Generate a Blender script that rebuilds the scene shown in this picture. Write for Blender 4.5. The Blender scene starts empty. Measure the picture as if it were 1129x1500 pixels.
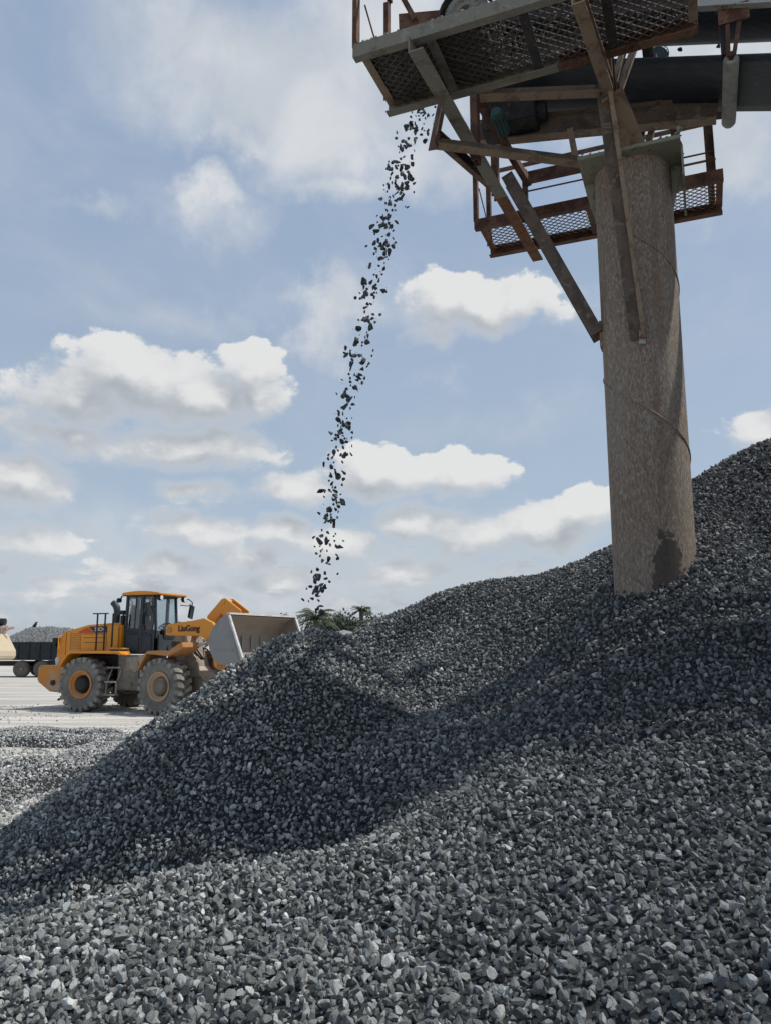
import bpy, bmesh, math, random
import numpy as np
from mathutils import Vector, Matrix, Euler, noise as mnoise

R = math.radians
rnd = random.Random(7)
rng = np.random.default_rng(11)
scene = bpy.context.scene
COL = scene.collection

# ------------------------------------------------------------------ camera
F = 1150.0 / 1500.0          # focal length in units of the picture height
PITCH = math.atan(195.0 / 1150.0)
EYE = 1.9
SP, CP = math.sin(PITCH), math.cos(PITCH)


def ray(px, py):
    xc = (px - 564.5) / 1150.0
    yc = (750.0 - py) / 1150.0
    return Vector((xc, CP - SP * yc, SP + CP * yc))


U = Vector((-0.927, 0.375, 0.0))      # along the conveyor, towards its head
VV = Vector((0.375, 0.927, 0.0))      # across the conveyor, away from the viewer


def C(u, v, w):
    """conveyor frame -> world (w = height above eye level)"""
    p = U * u + VV * v
    return Vector((p.x, p.y, EYE + w))


def onv(px, py, v):
    d = ray(px, py)
    t = v / (d.dot(VV))
    return Vector((0, 0, EYE)) + d * t


def onw(px, py, w):
    d = ray(px, py)
    return Vector((0, 0, EYE)) + d * (w / d.z)


def onY(px, py, Y):
    d = ray(px, py)
    return Vector((0, 0, EYE)) + d * (Y / d.y)


cam = bpy.data.cameras.new('camera')
cam_o = bpy.data.objects.new('camera', cam)
COL.objects.link(cam_o)
cam.sensor_fit = 'VERTICAL'
cam.sensor_height = 36.0
cam.lens = 36.0 * F
cam.clip_start = 0.05
cam.clip_end = 9000
cam_o.location = (0, 0, EYE)
cam_o.rotation_euler = (math.pi / 2 + PITCH, 0, 0)
scene.camera = cam_o


# ------------------------------------------------------------------ materials
class NT:
    """a thin helper over a node tree"""
    def __init__(self, tree):
        self.t = tree

    def n(self, typ, **kw):
        nd = self.t.nodes.new(typ)
        for k, v in kw.items():
            setattr(nd, k, v)
        return nd

    def link(self, a, b):
        self.t.links.new(a, b)

    def put(self, sock, val):
        if val is None:
            return
        if isinstance(val, bpy.types.NodeSocket):
            self.link(val, sock)
        else:
            sock.default_value = val

    def math(self, op, a, b=None, c=None, clamp=False):
        nd = self.n('ShaderNodeMath', operation=op)
        nd.use_clamp = clamp
        self.put(nd.inputs[0], a)
        self.put(nd.inputs[1], b)
        self.put(nd.inputs[2], c)
        return nd.outputs[0]

    def vmath(self, op, a, b=None, out=0):
        nd = self.n('ShaderNodeVectorMath', operation=op)
        self.put(nd.inputs[0], a)
        self.put(nd.inputs[1], b)
        return nd.outputs[out]

    def noise(self, vec, scale, detail=5.0, rough=0.55, dist=0.0, out='Fac'):
        nd = self.n('ShaderNodeTexNoise')
        self.put(nd.inputs['Vector'], vec)
        nd.inputs['Scale'].default_value = scale
        nd.inputs['Detail'].default_value = detail
        nd.inputs['Roughness'].default_value = rough
        nd.inputs['Distortion'].default_value = dist
        return nd.outputs[out]

    def smooth(self, val, lo, hi, a=0.0, b=1.0):
        nd = self.n('ShaderNodeMapRange', interpolation_type='SMOOTHSTEP')
        self.put(nd.inputs[0], val)
        self.put(nd.inputs[1], lo)
        self.put(nd.inputs[2], hi)
        nd.inputs[3].default_value = a
        nd.inputs[4].default_value = b
        return nd.outputs[0]

    def mix(self, fac, a, b, blend='MIX'):
        nd = self.n('ShaderNodeMix', data_type='RGBA', blend_type=blend)
        self.put(nd.inputs[0], fac)
        for s, v in ((nd.inputs[6], a), (nd.inputs[7], b)):
            if isinstance(v, (tuple, list)) and len(v) == 3:
                v = (*v, 1.0)
            self.put(s, v)
        return nd.outputs[2]

    def mapping(self, vec, scale=(1, 1, 1), rot=(0, 0, 0)):
        nd = self.n('ShaderNodeMapping')
        self.put(nd.inputs[0], vec)
        nd.inputs['Scale'].default_value = scale
        nd.inputs['Rotation'].default_value = rot
        return nd.outputs[0]


def mat(name):
    m = bpy.data.materials.new(name)
    m.use_nodes = True
    t = m.node_tree
    t.nodes.clear()
    k = NT(t)
    out = k.n('ShaderNodeOutputMaterial')
    b = k.n('ShaderNodeBsdfPrincipled')
    k.link(b.outputs[0], out.inputs[0])
    return m, k, b, out


def setb(k, b, col, rough=0.6, metal=0.0, bump=None, bstr=0.3, bdist=0.01, spec=0.5):
    if isinstance(col, tuple):
        col = (*col, 1.0)
    k.put(b.inputs['Base Color'], col)
    k.put(b.inputs['Roughness'], rough)
    b.inputs['Metallic'].default_value = metal
    b.inputs['Specular IOR Level'].default_value = spec
    if bump is not None:
        nd = k.n('ShaderNodeBump')
        nd.inputs['Strength'].default_value = bstr
        nd.inputs['Distance'].default_value = bdist
        k.link(bump, nd.inputs['Height'])
        k.link(nd.outputs[0], b.inputs['Normal'])


def obco(k):
    return k.n('ShaderNodeTexCoord').outputs['Object']


def two_tone(name, ca, cb, scale=6.0, lo=0.42, hi=0.62, rough=0.75, cc=None, scale2=40.0, bstr=0.35, bdist=0.004,
             spec=0.3, metal=0.0, upcol=None):
    """paint / steel with patches of a second colour, fine grain, dirt lying on upward faces"""
    m, k, b, out = mat(name)
    co = obco(k)
    n1 = k.noise(co, scale, 8, 0.62, 0.4)
    n2 = k.noise(co, scale2, 6, 0.6)
    fac = k.smooth(k.math('ADD', n1, k.math('MULTIPLY', k.math('SUBTRACT', n2, 0.5), 0.35)), lo, hi)
    col = k.mix(fac, ca, cb)
    if cc is not None:
        n3 = k.noise(co, scale * 2.3, 8, 0.65, 0.8)
        col = k.mix(k.smooth(n3, 0.56, 0.66), col, cc)
    if upcol is not None:
        geo = k.n('ShaderNodeNewGeometry')
        sep = k.n('ShaderNodeSeparateXYZ')
        k.link(geo.outputs['Normal'], sep.inputs[0])
        up = k.smooth(k.math('ADD', sep.outputs[2], k.math('MULTIPLY', k.math('SUBTRACT', n1, 0.5), 1.2)), 0.45, 0.95)
        col = k.mix(up, col, upcol)
    col = k.mix(0.35, col, k.mix(n2, (0.25, 0.25, 0.25), (0.75, 0.75, 0.75)), 'OVERLAY')
    setb(k, b, col, rough, metal, k.math('ADD', n2, n1), bstr, bdist, spec)
    return m


M = {}
M['rust'] = two_tone('rusty_steel', (0.075, 0.036, 0.024), (0.15, 0.078, 0.05), 5, cc=(0.035, 0.022, 0.018), upcol=(0.20, 0.19, 0.17))
M['rust_bright'] = two_tone('bright_rusty_steel', (0.19, 0.07, 0.028), (0.10, 0.045, 0.026), 7, cc=(0.05, 0.03, 0.02), upcol=(0.2, 0.18, 0.16))
M['dusty'] = two_tone('dust_caked_steel', (0.185, 0.18, 0.15), (0.12, 0.10, 0.08), 5, 0.5, 0.68, cc=(0.24, 0.23, 0.195), bstr=0.8, bdist=0.01, upcol=(0.27, 0.26, 0.23))
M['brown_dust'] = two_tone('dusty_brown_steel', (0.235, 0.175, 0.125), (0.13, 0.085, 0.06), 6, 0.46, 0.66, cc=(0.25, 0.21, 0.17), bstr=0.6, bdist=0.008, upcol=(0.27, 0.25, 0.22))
M['purple_steel'] = two_tone('faded_primer_steel', (0.14, 0.085, 0.07), (0.20, 0.14, 0.115), 5, cc=(0.08, 0.05, 0.04), upcol=(0.2, 0.19, 0.17))
M['rust_dark'] = two_tone('dark_rusted_web', (0.115, 0.088, 0.07), (0.07, 0.054, 0.045), 5, cc=(0.17, 0.145, 0.12), upcol=(0.30, 0.27, 0.23))
M['dark_steel'] = two_tone('dark_greasy_steel', (0.03, 0.03, 0.034), (0.055, 0.048, 0.044), 6, cc=(0.08, 0.075, 0.07), upcol=(0.17, 0.165, 0.15))
M['grey_paint'] = two_tone('weathered_grey_paint', (0.36, 0.37, 0.36), (0.27, 0.26, 0.25), 4, 0.5, 0.7, cc=(0.19, 0.095, 0.05), bstr=0.2)
M['roller'] = two_tone('dusty_roller_steel', (0.30, 0.31, 0.29), (0.22, 0.21, 0.19), 7, bstr=0.3)
M['teal'] = two_tone('teal_motor_paint', (0.05, 0.12, 0.115), (0.06, 0.09, 0.085), 8)
M['concrete_dust'] = two_tone('pale_rock_dust', (0.24, 0.245, 0.22), (0.15, 0.15, 0.135), 12, cc=(0.31, 0.31, 0.285), bstr=1.0, bdist=0.02)
M['cap'] = two_tone('dusty_green_grey_plate', (0.23, 0.235, 0.18), (0.15, 0.14, 0.11), 5, 0.52, 0.68, cc=(0.10, 0.10, 0.08), bstr=0.9, bdist=0.012, upcol=(0.27, 0.265, 0.235))
M['orange'] = two_tone('orange_machine_paint', (0.70, 0.27, 0.016), (0.64, 0.25, 0.03), 2.2, 0.5, 0.75, 0.42, scale2=90, bstr=0.05, spec=0.5, cc=None, upcol=(0.62, 0.37, 0.14))
M['dusty_orange'] = two_tone('dusty_orange_paint', (0.46, 0.19, 0.05), (0.38, 0.25, 0.15), 3.0, 0.45, 0.7, 0.6, scale2=60, bstr=0.15, cc=(0.42, 0.31, 0.22), upcol=(0.46, 0.36, 0.26))
M['orange_dirt'] = two_tone('mud_washed_orange_paint', (0.50, 0.20, 0.04), (0.36, 0.28, 0.22), 1.8, 0.42, 0.66, 0.65, scale2=50, bstr=0.2, upcol=(0.5, 0.42, 0.34))
M['machine_grey'] = two_tone('dark_machine_grey_paint', (0.035, 0.042, 0.052), (0.06, 0.065, 0.07), 3, 0.5, 0.7, 0.45, bstr=0.08, upcol=(0.15, 0.145, 0.13))
M['black'] = two_tone('black_paint', (0.016, 0.017, 0.02), (0.03, 0.03, 0.03), 6, 0.5, 0.7, 0.5, bstr=0.1)
M['dirt_frame'] = two_tone('mud_caked_frame', (0.30, 0.26, 0.21), (0.20, 0.165, 0.13), 3.5, cc=(0.36, 0.31, 0.25), bstr=0.5, bdist=0.02, upcol=(0.42, 0.37, 0.31))
M['rim_beige'] = two_tone('dusty_beige_rim', (0.42, 0.27, 0.165), (0.36, 0.27, 0.20), 5, bstr=0.2)
M['tank'] = two_tone('dusty_olive_tank', (0.14, 0.125, 0.105), (0.19, 0.17, 0.14), 2.5, bstr=0.25, bdist=0.01, upcol=(0.36, 0.32, 0.27))
M['bucket'] = two_tone('worn_bucket_steel', (0.24, 0.245, 0.245), (0.20, 0.20, 0.195), 2.0, 0.5, 0.7, 0.5, cc=(0.27, 0.265, 0.255), bstr=0.15)
M['bucket_in'] = two_tone('scoured_brown_bucket_lining', (0.25, 0.21, 0.175), (0.20, 0.165, 0.138), 2.2, 0.5, 0.7, 0.5, cc=(0.28, 0.245, 0.21), bstr=0.2)
M['edge_steel'] = two_tone('polished_edge_steel', (0.6, 0.59, 0.56), (0.45, 0.44, 0.42), 8, rough=0.35, bstr=0.1)
M['chrome'] = two_tone('ram_rod_steel', (0.5, 0.5, 0.5), (0.35, 0.34, 0.33), 8, rough=0.3, metal=0.7, bstr=0.05)
M['truck_black'] = two_tone('dusty_black_truck_paint', (0.022, 0.026, 0.032), (0.05, 0.052, 0.055), 1.6, 0.5, 0.75, 0.55, bstr=0.1, upcol=(0.16, 0.155, 0.14))
M['cream'] = two_tone('cream_machine_paint', (0.50, 0.42, 0.29), (0.42, 0.34, 0.24), 2, 0.5, 0.7, 0.55, bstr=0.1)
M['pink_rust'] = two_tone('pale_rusted_machinery', (0.42, 0.33, 0.29), (0.24, 0.15, 0.12), 4, bstr=0.4)
M['white_wall'] = two_tone('whitewashed_wall', (0.72, 0.72, 0.70), (0.6, 0.6, 0.57), 0.8, bstr=0.1)
M['red_decal'] = two_tone('orange_red_decal', (0.55, 0.075, 0.02), (0.5, 0.08, 0.03), 6, rough=0.4, bstr=0.02)
M['letter_dark'] = two_tone('dark_lettering', (0.035, 0.02, 0.02), (0.06, 0.03, 0.025), 12, rough=0.5, bstr=0.02)
M['letter_pale'] = two_tone('pale_lettering', (0.62, 0.63, 0.62), (0.5, 0.5, 0.5), 12, rough=0.5, bstr=0.02)
M['lamp'] = two_tone('clear_lamp_lens', (0.65, 0.65, 0.62), (0.5, 0.5, 0.5), 20, rough=0.15, bstr=0.0)
M['bird'] = two_tone('black_feathers', (0.015, 0.015, 0.018), (0.03, 0.03, 0.035), 30, bstr=0.1)
M['skin_seat'] = two_tone('black_seat_vinyl', (0.02, 0.02, 0.022), (0.035, 0.035, 0.035), 10, bstr=0.1)
M['yellow_vest'] = two_tone('olive_yellow_trim', (0.30, 0.30, 0.06), (0.22, 0.22, 0.06), 10, bstr=0.1)


def rubber_belt():
    m, k, b, o = mat('conveyor_belt_rubber')
    co = obco(k)
    n = k.noise(k.mapping(co, (0.8, 14, 14)), 2.0, 6, 0.6)
    n2 = k.noise(co, 22, 5, 0.6)
    col = k.mix(k.smooth(n, 0.35, 0.7), (0.016, 0.022, 0.033), (0.032, 0.04, 0.054))
    col = k.mix(k.smooth(n2, 0.62, 0.75), col, (0.055, 0.06, 0.066))
    setb(k, b, col, 0.6, 0, n2, 0.1, 0.003, 0.5)
    return m


M['belt'] = rubber_belt()


def tyre_mat(name, ca, cb):
    m, k, b, o = mat(name)
    co = obco(k)
    n = k.noise(co, 3.0, 7, 0.6, 0.4)
    n2 = k.noise(co, 30, 5, 0.6)
    col = k.mix(k.smooth(n, 0.36, 0.66), ca, cb)
    col = k.mix(0.3, col, k.mix(n2, (0.2, 0.2, 0.2), (0.8, 0.8, 0.8)), 'OVERLAY')
    setb(k, b, col, 0.85, 0, n2, 0.4, 0.01, 0.2)
    return m


M['tyre'] = tyre_mat('dusty_tyre_rubber', (0.19, 0.185, 0.17), (0.11, 0.108, 0.10))
M['lug'] = tyre_mat('dust_coated_tread', (0.27, 0.255, 0.225), (0.15, 0.145, 0.13))
M['truck_tyre'] = tyre_mat('grey_truck_tyre', (0.12, 0.12, 0.115), (0.07, 0.07, 0.07))


def glass_mat():
    m, k, b, o = mat('cab_glass')
    tr = k.n('ShaderNodeBsdfTransparent')
    tr.inputs[0].default_value = (0.74, 0.80, 0.82, 1)
    gl = k.n('ShaderNodeBsdfGlossy')
    gl.inputs['Roughness'].default_value = 0.05
    fr = k.n('ShaderNodeFresnel')
    mx = k.n('ShaderNodeMixShader')
    k.link(k.math('ADD', fr.outputs[0], 0.05), mx.inputs[0])
    k.link(tr.outputs[0], mx.inputs[1])
    k.link(gl.outputs[0], mx.inputs[2])
    k.link(mx.outputs[0], o.inputs[0])
    return m


M['glass'] = glass_mat()


def stone_mat(name, dark, mid, light, pale=0.04, mottled=False):
    """crushed granite: every stone its own grey, grain and dusty faces"""
    m, k, b, o = mat(name)
    co = obco(k)
    oi = k.n('ShaderNodeObjectInfo').outputs['Random']
    r2 = k.math('FRACT', k.math('MULTIPLY', oi, 37.17))
    r3 = k.math('FRACT', k.math('MULTIPLY', oi, 191.3))
    cr = k.n('ShaderNodeValToRGB')
    els = cr.color_ramp.elements
    els[0].position = 0.0
    els[0].color = (*dark, 1)
    els[1].position = 1.0
    els[1].color = (*light, 1)
    e = els.new(0.6)
    e.color = (*mid, 1)
    k.link(r2, cr.inputs[0])
    col = k.mix(k.smooth(r3, 1.0 - pale, 1.0 - pale + 0.004), cr.outputs[0], tuple(min(1, c * 1.45) for c in light))
    geo = k.n('ShaderNodeNewGeometry').outputs['Position']
    n1 = k.noise(geo, 38, 6, 0.65)
    n2 = k.noise(geo, 170, 5, 0.7)
    col = k.mix(k.smooth(n1, 0.45, 0.7), col, k.mix(0.5, col, (0.27, 0.275, 0.265)))
    if mottled:  # colour darkens from left to right, broken up by noise
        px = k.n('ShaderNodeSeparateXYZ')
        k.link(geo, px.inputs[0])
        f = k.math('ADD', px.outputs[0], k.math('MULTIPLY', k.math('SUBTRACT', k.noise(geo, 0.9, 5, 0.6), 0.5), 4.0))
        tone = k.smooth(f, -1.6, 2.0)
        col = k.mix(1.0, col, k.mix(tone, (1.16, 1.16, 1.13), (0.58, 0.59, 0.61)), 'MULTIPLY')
    col = k.mix(0.5, col, k.mix(k.smooth(n2, 0.3, 0.7), (0.28, 0.28, 0.28), (0.72, 0.72, 0.72)), 'OVERLAY')
    setb(k, b, col, 0.78, 0, k.math('ADD', n1, k.math('MULTIPLY', n2, 0.6)), 0.8, 0.007, 0.4)
    return m


M['stone'] = stone_mat('crushed_granite', (0.062, 0.066, 0.067), (0.182, 0.192, 0.190), (0.42, 0.43, 0.42), 0.012, True)
M['stone_light'] = stone_mat('dusty_crushed_granite', (0.17, 0.172, 0.165), (0.35, 0.35, 0.335), (0.52, 0.515, 0.49), 0.05)
M['stone_load'] = stone_mat('grey_load_stone', (0.07, 0.075, 0.075), (0.13, 0.138, 0.136), (0.25, 0.255, 0.25))
M['stone_fall'] = stone_mat('silhouette_granite', (0.02, 0.026, 0.033), (0.03, 0.038, 0.046), (0.05, 0.058, 0.066), 0.01)  # darkened granite: the silhouette look against the sky is put into the colour


def pile_mat():
    m, k, b, o = mat('packed_gravel_bed')
    co = obco(k)
    v = k.n('ShaderNodeTexVoronoi')
    k.link(co, v.inputs['Vector'])
    v.inputs['Scale'].default_value = 26
    n = k.noise(co, 50, 5, 0.6)
    col = k.mix(v.outputs['Color'], (0.02, 0.022, 0.024), (0.045, 0.048, 0.05))  # near-black: shade in the gaps between stones is put into this colour
    setb(k, b, col, 0.9, 0, k.math('ADD', v.outputs['Distance'], n), 0.8, 0.02, 0.2)
    return m


M['pile'] = pile_mat()


def ground_mat():
    m, k, b, o = mat('dusty_quarry_ground')
    co = obco(k)
    big = k.noise(co, 0.10, 6, 0.6)
    tracks = k.noise(k.mapping(co, (0.12, 1.6, 1.0), (0, 0, R(8))), 1.0, 6, 0.6, 0.6)
    fine = k.noise(co, 14, 7, 0.7)
    speck = k.noise(co, 45, 4, 0.7)
    col = k.mix(k.smooth(big, 0.35, 0.65), (0.50, 0.47, 0.415), (0.40, 0.38, 0.345))
    col = k.mix(k.smooth(tracks, 0.46, 0.60), col, (0.60, 0.57, 0.515))
    col = k.mix(k.smooth(fine, 0.52, 0.66), col, (0.30, 0.295, 0.28))
    col = k.mix(k.smooth(speck, 0.60, 0.68), col, (0.23, 0.235, 0.23))
    setb(k, b, col, 0.95, 0, k.math('ADD', fine, k.math('MULTIPLY', speck, 0.6)), 0.5, 0.05, 0.1)
    return m


M['ground'] = ground_mat()


def column_mat():
    m, k, b, o = mat('dusty_rusted_pipe')
    co = obco(k)
    big = k.noise(k.mapping(co, (2.2, 2.2, 0.6)), 1.3, 7, 0.6, 0.3)
    scr = k.noise(k.mapping(co, (64, 64, 22), (R(33), R(34), 0)), 1.0, 6, 0.72, 0.6)
    drip = k.noise(k.mapping(co, (9, 9, 0.55)), 1.0, 6, 0.6)
    fine = k.noise(co, 55, 5, 0.65)
    col = k.mix(k.smooth(big, 0.34, 0.66), (0.19, 0.132, 0.093), (0.20, 0.168, 0.134))
    col = k.mix(k.math('MULTIPLY', k.smooth(scr, 0.50, 0.60), 0.85), col, (0.31, 0.275, 0.235))
    col = k.mix(k.math('MULTIPLY', k.smooth(scr, 0.47, 0.36), 0.8), col, (0.115, 0.08, 0.062))
    col = k.mix(k.math('MULTIPLY', k.smooth(drip, 0.5, 0.66), 0.45), col, (0.15, 0.094, 0.066))
    # the wet dark stain near the foot
    sep = k.n('ShaderNodeSeparateXYZ')
    k.link(co, sep.inputs[0])
    edge = k.math('MULTIPLY', k.math('SUBTRACT', k.noise(co, 9.5, 8, 0.72, 0.5), 0.5), 1.5)
    dx = k.math('MULTIPLY', k.math('SUBTRACT', sep.outputs[0], 0.0), 6.6)
    dz = k.math('MULTIPLY', k.math('SUBTRACT', sep.outputs[2], 2.36), 2.1)
    d = k.math('SQRT', k.math('ADD', k.math('MULTIPLY', dx, dx), k.math('MULTIPLY', dz, dz)))
    near = k.smooth(sep.outputs[1], 0.02, -0.05)
    st = k.math('MULTIPLY', k.smooth(k.math('ADD', d, edge), 0.98, 0.86), near)
    col = k.mix(k.math('MULTIPLY', st, 0.85), col, (0.05, 0.038, 0.034))
    col = k.mix(0.4, col, k.mix(fine, (0.25, 0.25, 0.25), (0.75, 0.75, 0.75)), 'OVERLAY')
    setb(k, b, col, 0.72, 0, k.math('ADD', fine, scr), 0.35, 0.006, 0.3)
    return m


M['column'] = column_mat()


def leaf_mat(name, a, bcol):
    m, k, b, o = mat(name)
    geo = k.n('ShaderNodeNewGeometry')
    n = k.noise(obco(k), 1.4, 4, 0.6)
    col = k.mix(k.math('ADD', k.math('MULTIPLY', geo.outputs['Random Per Island'], 0.6), k.math('MULTIPLY', n, 0.4)), a, bcol)
    setb(k, b, col, 0.6, 0, None, spec=0.3)
    tl = k.n('ShaderNodeBsdfTranslucent')
    k.link(col, tl.inputs[0])
    mx = k.n('ShaderNodeMixShader')
    mx.inputs[0].default_value = 0.25
    k.link(b.outputs[0], mx.inputs[1])
    k.link(tl.outputs[0], mx.inputs[2])
    k.link(mx.outputs[0], o.inputs[0])
    return m


M['leaf'] = leaf_mat('dark_leaves', (0.045, 0.062, 0.042), (0.085, 0.105, 0.07))
M['frond'] = leaf_mat('palm_fronds', (0.08, 0.10, 0.065), (0.13, 0.15, 0.10))  # paler grey-green: some distance haze is put into this colour
M['bark'] = two_tone('tree_bark', (0.12, 0.10, 0.08), (0.08, 0.065, 0.05), 5, bstr=0.6)


# ------------------------------------------------------------------ mesh building
class MB:
    def __init__(self, mtx=None):
        self.v, self.f, self.s = [], [], []
        self.m = mtx

    def add(self, vs, fs, smooth=False):
        o = len(self.v)
        for p in vs:
            p = Vector(p)
            if self.m is not None:
                p = self.m @ p
            self.v.append(tuple(p))
        for f in fs:
            self.f.append(tuple(i + o for i in f))
            self.s.append(smooth)

    def box(self, c, size, rot=None):
        sx, sy, sz = (s / 2 for s in size)
        vs = [Vector((x, y, z)) for x in (-sx, sx) for y in (-sy, sy) for z in (-sz, sz)]
        if rot is not None:
            vs = [rot @ p for p in vs]
        vs = [p + Vector(c) for p in vs]
        self.add(vs, [(0, 1, 3, 2), (4, 6, 7, 5), (0, 4, 5, 1), (2, 3, 7, 6), (0, 2, 6, 4), (1, 5, 7, 3)])

    def prof(self, p0, p1, pts, up=(0, 0, 1)):
        """a rolled section: the 2-D outline pts (side, up) drawn out from p0 to p1"""
        p0, p1 = Vector(p0), Vector(p1)
        d = (p1 - p0).normalized()
        up = Vector(up)
        if abs(d.dot(up)) > 0.98:
            up = Vector((1, 0, 0))
        s = d.cross(up).normalized()
        t = s.cross(d).normalized()
        n = len(pts)
        vs = [p + s * a + t * b for p in (p0, p1) for a, b in pts]
        fs = [(i, (i + 1) % n, n + (i + 1) % n, n + i) for i in range(n)]
        fs += [tuple(range(n - 1, -1, -1)), tuple(range(n, 2 * n))]
        self.add(vs, fs)

    def bar(self, p0, p1, w, h, up=(0, 0, 1)):
        self.prof(p0, p1, [(-w / 2, -h / 2), (w / 2, -h / 2), (w / 2, h / 2), (-w / 2, h / 2)], up)

    def tube(self, pts, rad, n=10, smooth=True, cap=True):
        pts = [Vector(p) for p in pts]
        if not isinstance(rad, (list, tuple)):
            rad = [rad] * len(pts)
        rings = []
        ref = None
        for i, p in enumerate(pts):
            d = (pts[min(i + 1, len(pts) - 1)] - pts[max(i - 1, 0)]).normalized()
            if ref is None:
                ref = Vector((0, 0, 1)) if abs(d.z) < 0.9 else Vector((1, 0, 0))
            s = d.cross(ref).normalized()
            ref = s.cross(d).normalized()
            rings.append([p + (s * math.cos(2 * math.pi * j / n) + ref * math.sin(2 * math.pi * j / n)) * rad[i] for j in range(n)])
        vs = [q for r in rings for q in r]
        fs = []
        for i in range(len(pts) - 1):
            for j in range(n):
                fs.append((i * n + j, i * n + (j + 1) % n, (i + 1) * n + (j + 1) % n, (i + 1) * n + j))
        self.add(vs, fs, smooth)
        if cap:
            self.add(rings[0], [tuple(range(n - 1, -1, -1))])
            self.add(rings[-1], [tuple(range(n))])

    def lathe(self, prof, n=40, axis='Y', smooth=True, c=(0, 0, 0)):
        """prof: (radius, position along the axis)"""
        vs, fs = [], []
        for r, a in prof:
            for j in range(n):
                t = 2 * math.pi * j / n
                x, y = r * math.cos(t), r * math.sin(t)
                p = {'Y': (x, a, y), 'Z': (x, y, a), 'X': (a, x, y)}[axis]
                vs.append(Vector(p) + Vector(c))
        for i in range(len(prof) - 1):
            for j in range(n):
                fs.append((i * n + j, i * n + (j + 1) % n, (i + 1) * n + (j + 1) % n, (i + 1) * n + j))
        self.add(vs, fs, smooth)

    def plate(self, pts, y0, y1):
        """outline in the x-z plane, thickness along y"""
        n = len(pts)
        vs = [(x, y0, z) for x, z in pts] + [(x, y1, z) for x, z in pts]
        fs = [(i, (i + 1) % n, n + (i + 1) % n, n + i) for i in range(n)]
        fs += [tuple(range(n - 1, -1, -1)), tuple(range(n, 2 * n))]
        self.add(vs, fs)

    def build(self, name, m, parent=None, bevel=0.0, loc=None):
        me = bpy.data.meshes.new(name)
        me.from_pydata(self.v, [], self.f)
        me.polygons.foreach_set('use_smooth', self.s)
        bm = bmesh.new()
        bm.from_mesh(me)
        bmesh.ops.recalc_face_normals(bm, faces=bm.faces)
        if bevel:
            es = [e for e in bm.edges if len(e.link_faces) == 2 and e.calc_face_angle(0) > 0.6]
            bmesh.ops.bevel(bm, geom=es, offset=bevel, segments=2, affect='EDGES', clamp_overlap=True)
        bm.to_mesh(me)
        bm.free()
        me.materials.append(m)
        o = bpy.data.objects.new(name, me)
        COL.objects.link(o)
        if parent is not None:
            o.parent = parent
        if loc is not None:
            o.location = loc
        return o


def angle(w, h, t):
    return [(0, 0), (w, 0), (w, t), (t, t), (t, h), (0, h)]


def channel(w, h, t):
    return [(0, -h / 2), (w, -h / 2), (w, -h / 2 + t), (t, -h / 2 + t), (t, h / 2 - t), (w, h / 2 - t), (w, h / 2), (0, h / 2)]


def ibeam(w, h, t):
    a, b = w / 2, h / 2
    c = t / 2
    return [(-a, -b), (a, -b), (a, -b + t), (c, -b + t), (c, b - t), (a, b - t), (a, b), (-a, b), (-a, b - t), (-c, b - t), (-c, -b + t), (-a, -b + t)]


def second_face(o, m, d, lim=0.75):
    """give the faces looking along d a second material (paler on those faces, dark on the rest)"""
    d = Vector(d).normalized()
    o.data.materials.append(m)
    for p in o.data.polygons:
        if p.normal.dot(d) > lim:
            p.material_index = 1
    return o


def flip(p):
    return [(-a, b) for a, b in p][::-1]


def tag(o, label=None, cat=None, group=None, kind=None):
    if label:
        o['label'] = label
    if cat:
        o['category'] = cat
    if group:
        o['group'] = group
    if kind:
        o['kind'] = kind
    return o


def empty(name, loc, label, cat, group=None, rz=0.0):
    o = bpy.data.objects.new(name, None)
    COL.objects.link(o)
    o.location = loc
    o.rotation_euler = (0, 0, rz)
    o.empty_display_size = 0.3
    return tag(o, label, cat, group)


def rel(o, root_loc):
    """mesh was built in world coordinates: move it into its root's frame"""
    o.data.transform(Matrix.Translation(-Vector(root_loc)))
    return o


def text_mesh(name, body, size, m, parent, mtx, depth=0.004, bold=0.0, shear=0.0):
    cu = bpy.data.curves.new(name, 'FONT')
    cu.body = body
    cu.size = size
    cu.extrude = depth
    cu.offset = bold
    cu.shear = shear
    cu.align_x = 'CENTER'
    cu.align_y = 'CENTER'
    to = bpy.data.objects.new(name + '_tmp', cu)
    COL.objects.link(to)
    dg = bpy.context.evaluated_depsgraph_get()
    me = bpy.data.meshes.new_from_object(to.evaluated_get(dg))
    bpy.data.objects.remove(to)
    bpy.data.curves.remove(cu)
    me.transform(mtx)
    me.materials.clear()
    me.materials.append(m)
    o = bpy.data.objects.new(name, me)
    COL.objects.link(o)
    o.parent = parent
    return o


# ------------------------------------------------------------------ terrain of the gravel pile
CTRL = []


def cp(px, py, Y):
    p = onY(px, py, Y)
    CTRL.append((p.x, p.y, p.z))


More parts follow.
